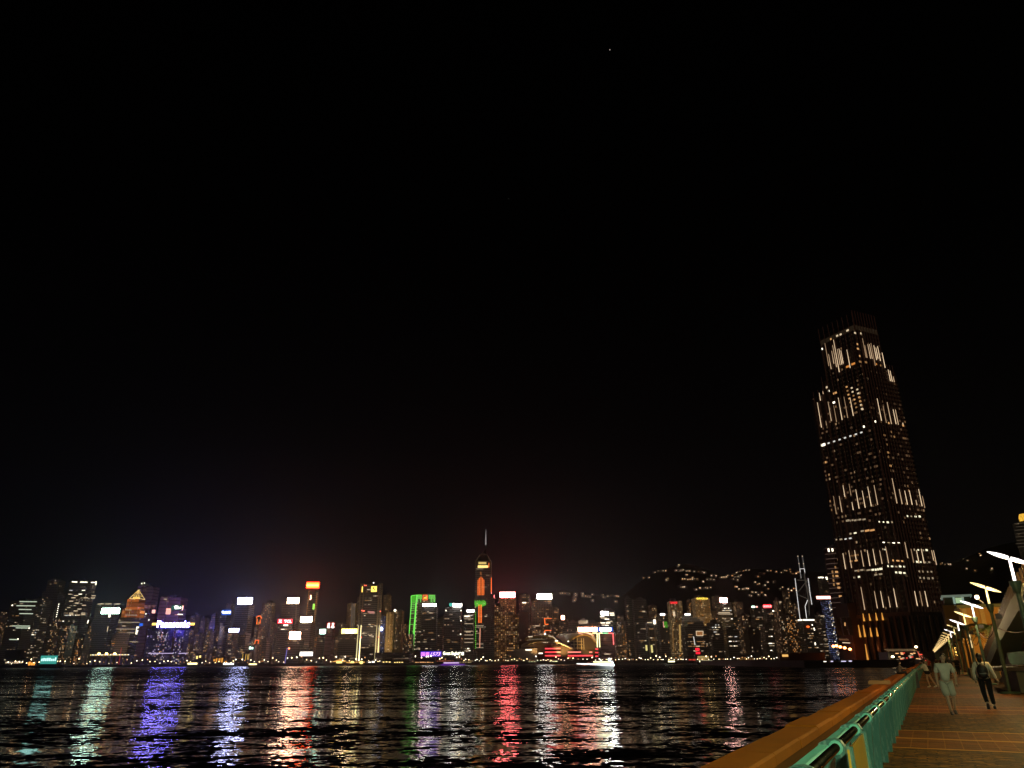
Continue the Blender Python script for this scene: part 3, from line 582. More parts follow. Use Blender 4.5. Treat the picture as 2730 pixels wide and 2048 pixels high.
b.strip('edge_light', [(1432, 1583.2), (1450, 1583.4)], .8, SM('magenta', .5)); b.strip('edge_light', [(1455, 1583.4), (1472, 1583.8)], .8, SM('lime', .9))
b.strip('orange_line', [(1450, 1649), (1471, 1649)], 1.1, on); b.strip('orange_line', [(1452, 1649), (1453, 1665), (1462, 1664.5)], 1.8, on); b.strip('orange_line', [(1451, 1692), (1452, 1681), (1470, 1681)], 1.3, on)
b = BL['a52']; b.sign(1496, 1642, 1505, 1652, SM('peach', .9), label='small square orange glowing lamp sign')
b = BL['a54']
for y in (1656, 1659, 1662): b.strip('lit_floor', [(1543, y), (1567, y)], 1.0, WMAT['white'])
b.strip('mast', [(1565, 1652), (1564, 1660)], 1, WMAT['white'])
b = BL['a55']; b.sign(1541, 1673, 1592, 1683.5, SM('peach', 1.0), label='long white sign'); tube = lit('pale yellow tube', (1, .95, .45), 2.6)
m = MB(); f, xa, xb, za, zb, dy = b.last; cm = pbr('faded red sign characters', (.5, .1, .05), .6)
b.strip('outline_tube', [(1579, 1688), (1592, 1688), (1592.5, 1726)], 1.5, tube)
b = BL['a56']; b.sign(1594, 1673, 1634, 1683.5, SM('azure', 1.3), label='blue framed white sign'); f, xa, xb, za, zb, dy = b.last; MB().box(xa+4, xb-4, -dy-.3, -dy-.05, za+1, zb-1).build('white_centre', SM('white', 1.6), f)
b.strip('outline_tube', [(1599, 1726), (1597, 1688), (1606, 1688)], 1.5, tube); b.strip('outline_tube', [(1606, 1688), (1622, 1688)], 1.4, lit('green tube', (.35, .9, .45), 2.0)); b.strip('outline_tube', [(1622, 1688), (1634, 1688.5), (1636, 1719)], 1.5, lit('red tube', (1, .12, .12), 2.2))
b = BL['a57']; b.sign(1602, 1631, 1622, 1640, SM('white', 1.4), label='small glaring white sign'); b.wins('bright', 9, 1.6, [(1605, 1644), (1618, 1651), (1607, 1661), (1621, 1661), (1631, 1635), (1632, 1640)]); b.wins('white', 12, 1.4, [(1610, 1648), (1625, 1657), (1612, 1666)])
b = BL['a62']
for x, y0, y1, k in ((1745, 1662, 1750, 'white'), (1728, 1664, 1748, 'dim')):
    m = MB(); p = b.loc(x, y0, 12); q = b.loc(x+4, y1, 12); m.box(p.x-1.2, p.x+1.2, -12, -10, 0, p.z); m.build('tall_fin', pbr('pale fin', (.5, .45, .38), .6), b.o)
p = b.loc(1745.5, 1661, 12); MB().box(p.x-2, p.x+2, -13, -10, p.z-2, p.z+6).build('fin_lamp', WMAT['bright'], b.o)
b.strip('lit_panel', [(1723, 1720), (1724, 1735)], 3.4, lit('yellow panel', (1, .85, .3), .8, False), dy=13); b.strip('lit_panel', [(1737, 1720), (1739, 1740)], 3.4, lit('yellow panel', (1, .85, .3), .8, False), dy=13); b.strip('roof_light', [(1725, 1660), (1739, 1660)], 1.5, WMAT['white'])
b = BL['a63']; b.sign(1760, 1636, 1773, 1641, SM('white', .14))
for x, k in ((1768, 'salmon'), (1771, 'lime'), (1774, 'lime'), (1777, 'lime')): b.strip('light_line', [(x, 1657), (x+2, 1674)], .9, SM(k, .28))
b = BL['a64']; b.text('CONRAD', 1786, 1604.5, 1806, 1609.5, SM('red', .35), name='roof_lettering'); b.win(1797, 1637, 4, 9, 'white')
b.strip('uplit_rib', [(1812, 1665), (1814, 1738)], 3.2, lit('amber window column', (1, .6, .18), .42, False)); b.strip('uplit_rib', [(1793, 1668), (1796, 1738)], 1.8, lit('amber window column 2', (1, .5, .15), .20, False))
blobs(BL['a65'], 1825, 1636, 1841, 1640, 4, GW, BL['a65'].o)
b = BL['a66']; b.text('SHANGRI-LA', 1857, 1593, 1887, 1598.5, lit('golden lettering', (1, .75, .08), 2.2), name='roof_lettering')
b = BL['a67']; b.sign(1856, 1683.5, 1874, 1694.5, lit('amber screen', (.5, .2, .06), .6), dy=2); b.strip('frame_tube', [(1856, 1683), (1874.5, 1683), (1874, 1695), (1857, 1695), (1856, 1683)], 1.1, WMAT['white'], dy=3)
b.sign(1854, 1728, 1865, 1735, SM('red', .3)); b.sign(1855, 1738, 1867, 1744, SM('red', .25)); b.strip('light_line', [(1849, 1697), (1853, 1720)], 1.3, WMAT['cool'])
for y in (1646, 1650, 1655): b.strip('lit_floor', [(1820, y), (1880, y+1)], .7, lit('faint floor', WHITE, .14, False))
b = BL['a69']; b.sign(1919, 1594.5, 1939, 1606.5, lit('pinkish white screen', (1, .50, .42), 36), label='bright white screen')
for y in (1633, 1637): b.strip('lit_floor', [(1915, y), (1946, y)], 1.1, WMAT['white'])
b = BL['a75']; b.sign(2004, 1616, 2013, 1620, SM('green', .2)); b.sign(2015, 1616, 2020, 1620, SM('salmon', .5))
b = BL['a76']; b.sign(2034, 1612.5, 2057, 1620.5, SM('red', .6), label='red sign with four pale characters'); f, xa, xb, za, zb, dy = b.last; m = MB(); r = random.Random(9)
for k in range(4):
    cx = xa+(xb-xa)*(k+.5)/4
    for q in range(3): zz = za+1.2+q*(zb-za-2)/3; m.box(cx-2, cx+2, -dy-.3, -dy-.05, zz, zz+.7)
    xx = cx+r.uniform(-1.2, 1.2); m.box(xx-.4, xx+.4, -dy-.45, -dy-.32, za+1, zb-1)
m.build('characters', lit('pale pink characters', (1, .5, .45), 2, False), f); b.win(2069-6, 1629, 6, 2.5, 'bright')
b = BL['a80']; b.strip('roof_light', [(2127, 1654), (2139, 1653)], 2.2, WMAT['bright']); b.strip('roof_light', [(2141, 1653), (2171, 1653)], 2.2, WMAT['bright'])
b.strip('corner_light', [(2165, 1665), (2166, 1668)], 1.8, WMAT['bright']); b.strip('corner_light', [(2170, 1674), (2172, 1681)], 1.8, WMAT['bright']); b.strip('corner_light', [(2176-3, 1713), (2174, 1720)], 1.8, WMAT['bright'])
p = b.loc(2154, 1671, 2); MB().ball((p.x, p.y, p.z), (3.2, 1, 2)).build('orange_lamp', lit('small orange glow', (1, .17, .03), 1.4), b.o)
# ------------------------------------------------------------------ landmark towers
# pyramid topped orange tower
b = Bld('pyr', 'office_tower', 'tower with an orange lit crown and a glowing wire pyramid on top', 318, 376, 1646, 1530, 34, 'dark', wins=(10, 's', 'd'), top='none'); BL['pyr'] = b
om = facade('orange floodlit crown', (.35, .12, .03), (1, .22, .03), (1, .35, .06), .9, .12, 40, 7.5, .99, .74, 0, .05)
p0 = b.loc(336, 1621, -3); p1 = b.loc(371, 1597, -3); m = MB(); cxm = (p0.x+p1.x)/2; hw = (p1.x-p0.x)/2
m.box(p0.x, cxm-hw*.28, 3, 30, b.h, p1.z).box(cxm+hw*.30, p1.x, 3, 30, b.h, p1.z).box(cxm-hw*.28, cxm+hw*.30, 6, 29, b.h, p1.z-1)
m.build('crown', om, b.o)
for xa, xb in ((322, 333), (370, 375)):
    q0 = b.loc(xa, 1646, -.3); q1 = b.loc(xb, 1622, -.3); MB().box(q0.x, q1.x, 1, 20, b.h-.2, q1.z).build('shoulder', om, b.o)
gold = lit('golden tube', (1, .62, .18), 1.2)
m = MB(); ap = Vector((cxm+1, 16, b.loc(360, 1573, -16).z)); zb_ = p1.z+1; cs = [Vector((p0.x+3, 4, zb_)), Vector((p1.x-1, 4, zb_)), Vector((p1.x-1, 29, zb_)), Vector((p0.x+3, 29, zb_))]
for k in range(4):
    m.tube([cs[k], ap], .5, 5); m.tube([cs[k], cs[(k+1) % 4]], .45, 5)
for t in (.33, .66):
    q = [c.lerp(ap, t) for c in cs]
    for k in range(4): m.tube([q[k], q[(k+1) % 4]], .2, 4)
    m.tube([cs[0].lerp(cs[1], t), ap], .4, 4)
m.build('pyramid_frame', gold, b.o); MB().box(cxm-4, cxm+5, 8, 20, zb_, zb_+3.5).build('lantern', lit('lantern glow', (1, .6, .1), 1.2), b.o)
MB().tube([ap, ap+Z*22], [.5, .15], 5).build('antenna', frame_m, b.o)
for y, x0, x1 in ((1640, 334, 366), (1626, 334, 352), (1659, 315, 372), (1677, 309, 360), (1687, 338, 358), (1711, 346, 370)): b.strip('lit_floor', [(x0, y), (x1, y+.5)], 1.3, lit('floor light', WHITE, .42, False))
b.sign(372, 1662, 380, 1669, SM('azure', 1.2), label='small blue square sign'); m = MB(); r = random.Random(2)
for k in range(9): q = b.loc(367-k*.3, 1672+k*2.3, 1); m.box(q.x-2.6, q.x+r.uniform(-1, 2.6), -1.2, -.8, q.z-.5, q.z+.7)
m.build('vertical_characters', WMAT['bright'], b.o)

# slender tower with the orange sign
b = Bld('org', 'office_tower', 'slender tower edged with dots of light under a glowing orange sign', 822, 851, 1571, 1600, 26, 'dark', wins=(5, 's', 'd')); BL['org'] = b
b.sign(818, 1552.5, 850, 1568.5, SM('orange', 1.0), label='glowing orange sign with a yellow line'); f, xa, xb, za, zb, dy = b.last
MB().box(xa+1, xb-1, -dy-.3, -dy-.05, za+(zb-za)*.38, za+(zb-za)*.62).build('yellow_line', lit('yellow line', (1, .5, .08), 9), f); 
fm = MB(); 
for q in ((xa-.8, xb+.8, zb-.4, zb+1), (xa-.8, xb+.8, za-1, za+.4)): fm.box(q[0], q[1], -dy-.25, -dy+.2, q[2], q[3])
fm.build('red_border', lit('deep red border', (1, .02, .0), 1.0), f)
for k in range(16): b.win(824-k*.45, 1577+k*4.1, 1.3, 1.4, 'amber' if k % 2 else 'warm')
for k in range(24): b.win(845.5-k*.42, 1582+k*4.1, 1.3, 1.4, 'amber' if k % 2 else 'warm')
b.strip('squiggle', [(829, 1587), (828, 1592), (829, 1595), (826.5, 1599)], 1.8, SM('peach', .3)); b.strip('green_sign', [(837, 1610), (835.5, 1625)], 4.2, lit('lime sign', (.45, 1, .12), 1.3))

# finned tower
b = Bld('fin', 'office_tower', 'tall dark tower with four uplit corner fins and a yellow square emblem', 961, 1020, 1560, 1450, 40, 'office', wins=(30, 's', 'd')); BL['fin'] = b
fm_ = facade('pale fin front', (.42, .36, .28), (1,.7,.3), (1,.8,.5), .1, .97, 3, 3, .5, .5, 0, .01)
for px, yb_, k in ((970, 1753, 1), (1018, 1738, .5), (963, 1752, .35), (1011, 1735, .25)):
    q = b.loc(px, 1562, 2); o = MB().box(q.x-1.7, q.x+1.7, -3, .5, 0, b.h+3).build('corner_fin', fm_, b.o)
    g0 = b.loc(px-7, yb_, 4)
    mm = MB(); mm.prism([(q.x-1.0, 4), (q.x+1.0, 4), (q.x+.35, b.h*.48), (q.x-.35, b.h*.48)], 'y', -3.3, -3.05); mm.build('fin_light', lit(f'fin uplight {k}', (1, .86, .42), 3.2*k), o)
b.sign(990, 1563.5, 1004, 1578, SM('yellow', .32), label='yellow square with a dark slanted stroke'); f, xa, xb, za, zb, dy = b.last; w_ = xb-xa
MB().prism([(xa+w_*.3, zb-w_*.18), (xa+w_*.52, zb-w_*.12), (xa+w_*.5, zb-w_*.4), (xa+w_*.75, za+w_*.42), (xa+w_*.62, za+w_*.14), (xa+w_*.55, za+w_*.42), (xa+w_*.32, zb-w_*.45)], 'y', -dy-.3, -dy-.05).build('dark_mark', GD, f)
b.sign(965, 1564, 971, 1579, SM('yellow', .45), name='side_emblem')
for px, py in ((972, 1561), (976, 1561), (959.5+5, 1628), (968, 1629), (971, 1629), (1014, 1630), (955+8, 1699), (962, 1699), (1009, 1699)): 
    p = b.loc(px, py, 3.6); MB().ball((p.x, p.y, p.z), 1.2, 6, 4).build('red_lamp', lit('red aircraft lamp', (1, .15, .08), 2.2, False), b.o)
for px, py in ((1018, 1562), (996, 1554)): p = b.loc(px, py, 1); MB().ball((p.x, p.y, p.z), 1.3, 6, 4).build('roof_lamp', WMAT['bright'], b.o)
b.strip('red_lit_floor', [(980, 1631), (998, 1632)], 2.6, SM('salmon', .12)); b.strip('red_lit_floor', [(982, 1634), (998, 1635)], 1.6, SM('salmon', .12))

# tower outlined in green tubes
b = Bld('grn', 'office_tower', 'tower outlined in green light tubes like a ladder with a gold emblem on its crown', 1095, 1161, 1586, 1500, 44, 'dark', wins=(8, 's', 'd')); BL['grn'] = b
gr = lit('bright green tube', (.22, 1, .12), 1.0); gd = lit('green crown glow', (.10, .7, .03), .6)
b.strip('edge_tube', [(1111, 1587), (1109, 1620), (1105, 1680), (1100, 1739)], 2.0, gr, dy=1); b.strip('edge_tube', [(1108, 1608), (1106, 1640), (1100.5, 1700), (1098, 1738)], 1.0, gr, dy=1)
b.strip('edge_tube', [(1096, 1590), (1096.5, 1610), (1092, 1670), (1088.5, 1738)], 1.4, gr, dy=1)
for y, xa, xb in ((1608, 1096, 1106), (1612, 1096, 1106), (1617, 1095.5, 1105), (1622, 1095, 1105), (1628, 1094.5, 1104.5), (1636, 1094, 1104), (1649, 1093, 1103), (1665, 1092, 1102), (1684, 1091, 1101), (1703, 1090.5, 1100), (1727, 1089, 1099)): b.strip('rung_tube', [(xa, y), (xb, y-.6)], .7, gr, dy=1)
b.strip('crown_panel', [(1102, 1588), (1101.5, 1606)], 9.5, gd, dy=.8); b.strip('edge_tube', [(1096, 1589), (1110, 1586.5), (1124, 1586.5)], 1.0, gr, dy=1.3)
for x in [1111+k*2.6 for k in range(6)]+[1144+k*2.6 for k in range(7)]: b.strip('crown_bar', [(x, 1587), (x-.2, 1597+ (9 if int(x) % 2 else 0))], .9, gr, dy=1.2)
b.strip('edge_tube', [(1143, 1587), (1160, 1587)], .8, gr, dy=1.6)
b.sign(1127, 1586, 1140, 1600.5, lit('small orange glow', (1, .17, .03), 1.4), label='gold emblem in an orange frame'); f, xa, xb, za, zb, dy = b.last; w_ = xb-xa
MB().box(xa+1.4, xb-1.4, -dy-.2, -dy-.05, za+1.4, zb-1.4).build('red_board', emit('dull red board', (.3, .02, 0), .6), f)
MB().prism([(xa+w_*.2, za+w_*.25), (xa+w_*.3, zb-w_*.35), (xa+w_*.5, zb-w_*.5), (xa+w_*.75, zb-w_*.2), (xa+w_*.8, za+w_*.2), (xa+w_*.5, za+w_*.35)], 'y', -dy-.5, -dy-.25).build('gold_mark', lit('gold mark', (1, .6, .05), 1.6), f)
for k in range(14): b.win(1112.5-k*.55, 1609+k*9.4, 1.4, 1.6, 'white')
for k in range(5): b.win(1125+k*4, 1605, 1.6, 1.4, 'dimwarm')

# spired tower
b = Bld('spi', 'office_tower', 'tallest far tower with a glowing top, orange light bars and a thin spire', 1267, 1311, 1512, 1500, 44, 'dark', wins=(14, 's', 'd'), top='none'); BL['spi'] = b
w2 = b.w/2; MB().box(w2-.2, w2+6, 6, 40, 0, b.loc(1318, 1583, -6).z).build('side_wing', FAC['dark'], b.o)
c0 = b.h; zt = b.loc(1290, 1480, -20).z; z2 = b.loc(1290, 1496, 0).z
m = MB(); A = [Vector((-w2, 0, c0)), Vector((w2, 0, c0)), Vector((w2, 44, c0)), Vector((-w2, 44, c0))]; Bq = [Vector((x, y, z2)) for x, y in ((-w2*.96, 1), (w2*.96, 1), (w2*.96, 43), (-w2*.96, 43))]; Cq = [Vector((x, y, zt)) for x, y in ((-w2*.45, 12), (w2*.45, 12), (w2*.45, 32), (-w2*.45, 32))]
vs = A+Bq+Cq; m.add(vs, [(0,1,5,4),(1,2,6,5),(2,3,7,6),(3,0,4,7),(4,5,9,8),(5,6,10,9),(6,7,11,10),(7,4,8,11),(8,9,10,11)]); m.build('crown', pbr('dark glass crown', (.10,.09,.08), .3, .2), b.o)
tm = MB(); 
for k in range(4): tm.tube([A[k], Bq[k], Cq[k]], .5, 5); tm.tube([Bq[k], Bq[(k+1) % 4]], .3, 4); tm.tube([Cq[k], Cq[(k+1) % 4]], .5, 4)
tm.build('crown_edge_light', lit('dim gold edge', (1, .75, .35), .05, False), b.o)
gw = lit('gold crown window', (1, .72, .22), 1.6)
MB().box(-w2*.68, w2*.62, -.5, 0.5, c0-1.5, c0+3.2).build('crown_window', gw, b.o); MB().box(-w2*.6, w2*.40, -.5, .5, c0+5.5, c0+10).build('crown_window', lit('gold crown window 2', (1, .72, .22), .7), b.o); MB().box(w2*.68, w2*.76, -.6, .5, c0-1, c0+8).build('crown_lamp', lit('small orange glow', (1, .17, .03), 1.4), b.o)
cx = b.loc(1295, 1470, -22).x; z3 = b.loc(1295, 1453, -22).z; z4 = b.loc(1296, 1411, -22).z
MB().tube([(0, 22, zt-1), (cx*.5, 22, zt+(z3-zt)*.35), (cx, 22, z3-12), (cx, 22, z3)], [w2*.45, 3.5, 2.0, 1.4], 6).build('mast_base', frame_m, b.o)
MB().tube([(cx, 22, z3), (cx, 22, z3+(z4-z3)*.5), (cx, 22, z4)], [1.5, .9, .25], 6).build('spire', lit('spire light', (.8, .75, .72), .35), b.o)
ob = lit('orange light bar', (1, .18, .03), 1.5); gb = lit('green light bar', (.15, .8, .05), 1.2)
for k, (x, y0) in enumerate(((1274.5, 1546), (1278, 1541), (1282.3, 1538), (1286, 1541), (1290, 1545))): b.strip('light_bar', [(x, y0), (x-.2, 1587)], 1.15, ob)
b.strip('light_bar', [(1310, 1540), (1309.5, 1579)], 1.4, ob)
for k in range(13):
    x = 1266+k*2.4; b.strip('green_bar', [(x, 1600+(k*7 % 5)), (x-.1, 1614+(k*5 % 6))], .7, gb)
for x in (1276.5, 1280, 1283.5): b.strip('light_bar', [(x, 1612), (x-.3, 1661)], 1.2, ob)
b.strip('light_bar', [(1280, 1675), (1279, 1727)], 1.1, lit('pink light bar', (1, .4, .25), 1.2))
for k in range(20): b.strip('green_dash', [(1268, 1632+k*5), (1267.9, 1634.4+k*5)], .9, gb)
for y in (1517, 1668, 1672, 1717, 1727): b.strip('lit_floor', [(1269, y), (1289, y)], 1.0, lit('floor light', WHITE, .42, False))
for k in range(3): b.win(1282, 1526+k*3, 1.5, 1.3, 'amber')

# cross braced tower with twin masts
Yb = 1600
b = Bld('boc', 'office_tower', 'prism shaped tower with white edge tubes, faint cross bracing and twin masts', 2123, 2158, 1540, Yb, 40, pbr('dark prism glass', (.08,.08,.09), .25, .3), top='none'); BL['boc'] = b
wt = lit('white edge tube', (1, .97, .92), 1.1); 
b.strip('edge_tube', [(2119.5, 1542), (2133, 1651)], .8, wt, dy=1); b.strip('edge_tube', [(2154.5, 1542), (2159.5, 1581), (2164.5, 1612)], .8, wt, dy=1)
b.strip('edge_tube', [(2153, 1600), (2146.5, 1617), (2150.5, 1649)], .9, wt, dy=1)
db = lit('dim brace tube', (.6, .5, .38), .10, False)
b.strip('brace_tube', [(2124, 1547), (2153, 1547), (2128, 1578)], 1.2, db); b.strip('brace_tube', [(2144, 1530), (2149, 1560), (2156, 1600), (2158, 1640)], 1.6, db); b.strip('brace_tube', [(2128, 1586), (2156, 1598), (2162, 1610)], 1.2, db); b.strip('brace_tube', [(2149, 1557), (2160, 1590)], 1.2, db)
for x in (2133.5, 2145.5):
    q0 = b.loc(x, 1526, -15); q1 = b.loc(x-5, 1483, -15); o = MB().tube([(q0.x, 15, b.h-1), (q0.x, 15, q1.z)], [.9, .25], 5).build('mast', lit('mast glow', (.9, .85, .8), .25, False), b.o)
    for y_ in (1483, 1503): q = b.loc(x-5+(y_-1483)*.13, y_, -15); MB().ball((q0.x, 15, q.z), 1.1, 6, 4).build('mast_lamp', WMAT['white'], o)
b.strip('roof_frame_tube', [(2133.5, 1526), (2132.5, 1516.5), (2144.5, 1516.5), (2146, 1526)], .8, wt, dy=-14); m = MB().box(-b.w*.25, b.w*.25, 8, 30, b.h, b.h+9); m.build('roof_block', frame_m, b.o)
# blue dotted tower
b = Bld('cke', 'office_tower', 'tower covered in blue and white light dots under a pinkish red sign', 2187, 2218, 1600, 1500, 34, 'bluedot', wins=(46, 'g', 'o')); BL['cke'] = b
b.sign(2176, 1589.5, 2217, 1597, SM('salmon', .9), label='pinkish red sign running past the tower edges')
# far hill-side apartment edge behind it
b = Bld('mid', 'apartment_tower', 'dark slab with lights along its top and right edge behind the blue dotted tower', 2178, 2214, 1538, 1900, 24, 'dark', wins=(6, 'g', 'w')); BL['mid'] = b
b.wins('bright', 5, 3, [(2184, 1540), (2189, 1539.5), (2193, 1540), (2203, 1540), (2205, 1544)])
# golden crowned far tower at the right edge
b = Bld('ifc', 'office_tower', 'rounded tall tower with a glowing golden crown cut by the right edge', 2696, 2760, 1388, 2100, 60, 'dark', wins=(14, 's', 'w'), top='none'); BL['ifc'] = b
m = MB(); w2 = b.w/2; hh = b.loc(2715, 1370, -10).z-b.h; n = 9
ring = lambda k, i: (w2*1.08*math.cos(math.pi*k/12), 25-26*math.sin(math.pi*k/12))
prof = [(1.0, 0), (1.0, .3), (.9, .7), (.72, 1.0)]
for j, (sc_, hz_) in enumerate(prof):
    for k in range(13): x, y = ring(k, j); m.v.append((x*sc_, 25+(y-25)*sc_, b.h+1+hh*hz_))
for j in range(3):
    for k in range(12): a = j*13+k; m.f.append((a, a+1, a+14, a+13)); m.m.append(0)
m.f.append(tuple(range(39, 52))); m.m.append(0)
cr = ND('golden lit crown'); P_ = cr.sep(cr.n('TexCoord').outputs['Object']); q = cr.principled(Roughness=.5)
st = cr.m('GREATER_THAN', cr.m('FRACT', cr.m('DIVIDE', P_[0], 2.6)), .25); cr.set(q.inputs['Base Color'], (.5, .35, .1)); cr.set(q.inputs['Emission Color'], (1, .55, .06)); cr.set(q.inputs['Emission Strength'], cr.m('ADD', cr.m('MULTIPLY', st, .6), .45))
m.build('crown', cr.mat, b.o)
for k in range(8): b.strip('lit_floor', [(2704+(k*5 % 9), 1396+k*9), (2735, 1394+k*9)], .8, lit('thin floor light', WHITE, .12, False))

# ------------------------------------------------------------------ convention hall with curved shell roofs
Yh = 1400
hall = empty('convention_hall', (at(1490, 1750, Yh).x, Yh, 0), 'sprawling hall with curved golden shell roofs and red light stripes on its base', 'building')
HX = hall.location.x
def hp(px, py, dy=0): p = at(px, py, Yh+dy); return (p.x-HX, p.z)
def hpoly(name, pts, y0, y1, mat, dref=None):
    pp = [hp(x, y, y0 if dref is None else dref) for x, y in pts]; o = MB().prism(pp, 'y', y0, y1).build(name, mat, hall); return o
goldm = pbr('golden aluminium shell', (.55, .36, .08), .5, .05, .25, .05); glassm = pbr('dark hall glass', (.05, .035, .025), .6, 0, .25, 3, 0, .05); wallh = pbr('pale hall wall', (.30, .24, .20), .7, 0, .2, .05)
# base blocks
hpoly('base_wall', [(1386, 1770), (1386, 1724), (1436, 1712), (1500, 1720), (1540, 1734), (1600, 1734), (1600, 1770)], 0, 60, glassm)
hpoly('base_wall', [(1352, 1770), (1352, 1738), (1385, 1730), (1432, 1728), (1434, 1770)], -4, 30, wallh)
# curved shells lofted between a front edge and a higher rear edge
def shell(name, front, back, d0, d1, mat, th=1.6, n=14):
    def samp(L, t):
        k = t*(len(L)-1); i = min(int(k), len(L)-2); f = k-i
        def cr_(a, b, c, d, f): return .5*((2*b)+(-a+c)*f+(2*a-5*b+4*c-d)*f*f+(-a+3*b-3*c+d)*f**3)
        g = lambda j: L[max(0, min(len(L)-1, j))]
        return tuple(cr_(g(i-1)[q], g(i)[q], g(i+1)[q], g(i+2)[q], f) for q in (0, 1))
    m = MB()
    for lay in (0, -th):
        for j in range(5):
            s = j/4
            for i in range(n+1):
                fx, fy = samp(front, i/n); bx, by = samp(back, i/n); a = hp(fx, fy, d0); c = hp(bx, by, d1)
                bul = math.sin(s*math.pi)*2.0; m.v.append((a[0]+(c[0]-a[0])*s, d0+(d1-d0)*s, a[1]+(c[1]-a[1])*s+bul+lay))
    W = n+1
    for j in range(4):
        for i in range(n):
            a = j*W+i; m.f.append((a, a+1, a+W+1, a+W)); a += 5*W; m.f.append((a, a+W, a+W+1, a+1)); m.m += [0, 0]
    for i in range(n): m.f.append((i, 5*W+i, 5*W+i+1, i+1)); m.m.append(0)
    for j in range(4):
        for i in (0, n): a = j*W+i; m.f.append((a, a+W, 5*W+a+W, 5*W+a)); m.m.append(0)
    return m.build(name, mat, hall, smooth=True)
shell('roof_shell', [(1399, 1704), (1425, 1698.5), (1455, 1696.5), (1475, 1702), (1487, 1712)], [(1408, 1699), (1430, 1694), (1455, 1692.5), (1472, 1695), (1486, 1710)], 0, 40, goldm)
shell('roof_shell', [(1388, 1727), (1412, 1716), (1444, 1709), (1485, 1712), (1530, 1731)], [(1392, 1718), (1412, 1709), (1444, 1704), (1485, 1709), (1525, 1727)], -12, 30, pbr('bronze shell', (.35, .25, .13), .4, .3))
shell('roof_shell', [(1509, 1719), (1524, 1706), (1540, 1696), (1552, 1692), (1564, 1692.5), (1578, 1700), (1590, 1716)], [(1482, 1697), (1500, 1691), (1520, 1689), (1545, 1687), (1566, 1686.5), (1583, 1692), (1591, 1712)], 0, 55, goldm)
hpoly('end_glass', [(1512, 1736), (1512, 1719), (1528, 1706), (1541, 1697.5), (1553, 1693.5), (1564, 1694), (1576, 1701), (1588, 1718), (1588, 1736)], 3, 9, glassm)
m = MB(); fg = pbr('pale glazing bars', (.6, .5, .3), .5)
for x in (1531, 1540, 1551, 1557): a = hp(x, 1732, 2); c = hp(x-.5, 1702, 2); m.box(a[0]-.35, a[0]+.35, 2, 2.8, a[1], c[1])
for y in (1710, 1719, 1728): a = hp(1522, y, 2); c = hp(1553, y, 2); m.box(a[0], c[0], 2, 2.8, a[1]-.3, a[1]+.3)
m.build('glazing_bars', fg, hall)
def hstrip(name, x0, y, x1, wd, mat, d=-1.0):
    a = hp(x0, y, d); c = hp(x1, y, d); return MB().box(a[0], c[0], d, d+.5, a[1]-wd/2, a[1]+wd/2).build(name, mat, hall)
rs = lit('red light stripe', (1, .06, .07), 1.7); rp_ = lit('pink light stripe', (1, .25, .2), 1.5)
for y in (1729.5, 1739, 1748.5): hstrip('red_stripe', 1453, y, 1494, 2.0, rs, -8)
hstrip('red_stripe', 1514, 1739, 1549, 2.0, rp_); hstrip('red_stripe', 1514, 1748.5, 1580, 2.2, rs); hstrip('red_stripe', 1571, 1739, 1579, 2.0, rp_)
for y in (1730.5, 1740, 1749.5): hstrip('red_stripe', 1587, y, 1595, 1.8, rs, -3)
for x0, y, x1, k in ((1401, 1733, 1418, 'bright'), (1436, 1742, 1447, 'bright'), (1408, 1697.6, 1420, 'white'), (1480, 1709, 1487, 'bright'), (1513, 1710, 1517, 'bright'), (1512, 1754, 1521, 'amber')): hstrip('hall_lamp', x0, y, x1, 1.8, WMAT[k], -14)
m = MB(); 
for k in range(14): a = hp(1407+k*4, 1706-2.4*math.sin(k/13*3.1), -.5); m.box(a[0]-.5, a[0]+.5, -.8, -.4, a[1]-1.2, a[1]+.2)
m.build('clerestory_light', lit('clerestory light', (1, .85, .5), .4, False), hall)
pts = [hp(x, y, -2) for x, y in ((1462, 1695.5), (1474, 1698), (1481, 1704), (1487, 1711))]; MB().tube([(x, -2, z) for x, z in pts], .7, 5).build('roof_edge_light', WMAT['white'], hall)
pts = [hp(x, y, -14) for x, y in ((1486, 1712), (1505, 1719), (1527, 1730))]; MB().tube([(x, -14, z) for x, z in pts], .5, 5).build('roof_edge_light', lit('dim edge', (1, .6, .4), .35, False), hall)
p = hp(1453, 1690, -3); MB().ball((p[0], -3, p[1]), 1.6).build('roof_lamp', WMAT['bright'], hall)
def lamp(name, loc, tgt, power, col, size=60, ang=None):
    l = bpy.data.lights.new(name, 'SPOT'); l.energy = power; l.color = col; l.spot_size = math.radians(size); l.spot_blend = .8; l.shadow_soft_size = .4
    o = bpy.data.objects.new(name, l); COL.objects.link(o); o.location = loc; d = Vector(tgt)-Vector(loc); o.rotation_euler = d.to_track_quat('-Z', 'Y').to_euler(); return o
FL = (1, .62, .22)
for px, tx, e_, sz in ((1420, 1435, .6e5, 60), (1490, 1510, 4.5e5, 70), (1560, 1575, 1.6e5, 70)):
    a = at(px, 1745, Yh-30); lamp('floodlight', (a.x, Yh-30, 8), (at(tx, 1700, Yh+20).x, Yh+20, 48), e_, FL, sz)
# floodlit fronts of hotels and towers
for key, x_, e_ in (('a64', 1797, 2.0e5), ('a66', 1866, 1.5e5), ('a36', 1042, 1.6e5), ('a37', 1062, 8e4), ('pyr', 350, 8e4), ('fin', 990, 7e4), ('a47', 1350, 7e4)):
    b = BL[key]; z_ = 4; lamp('floodlight', (b.cx, b.Y-55, z_), (b.cx, b.Y, b.h*.75), e_, FL if key != 'fin' else (1, .8, .6), 80)
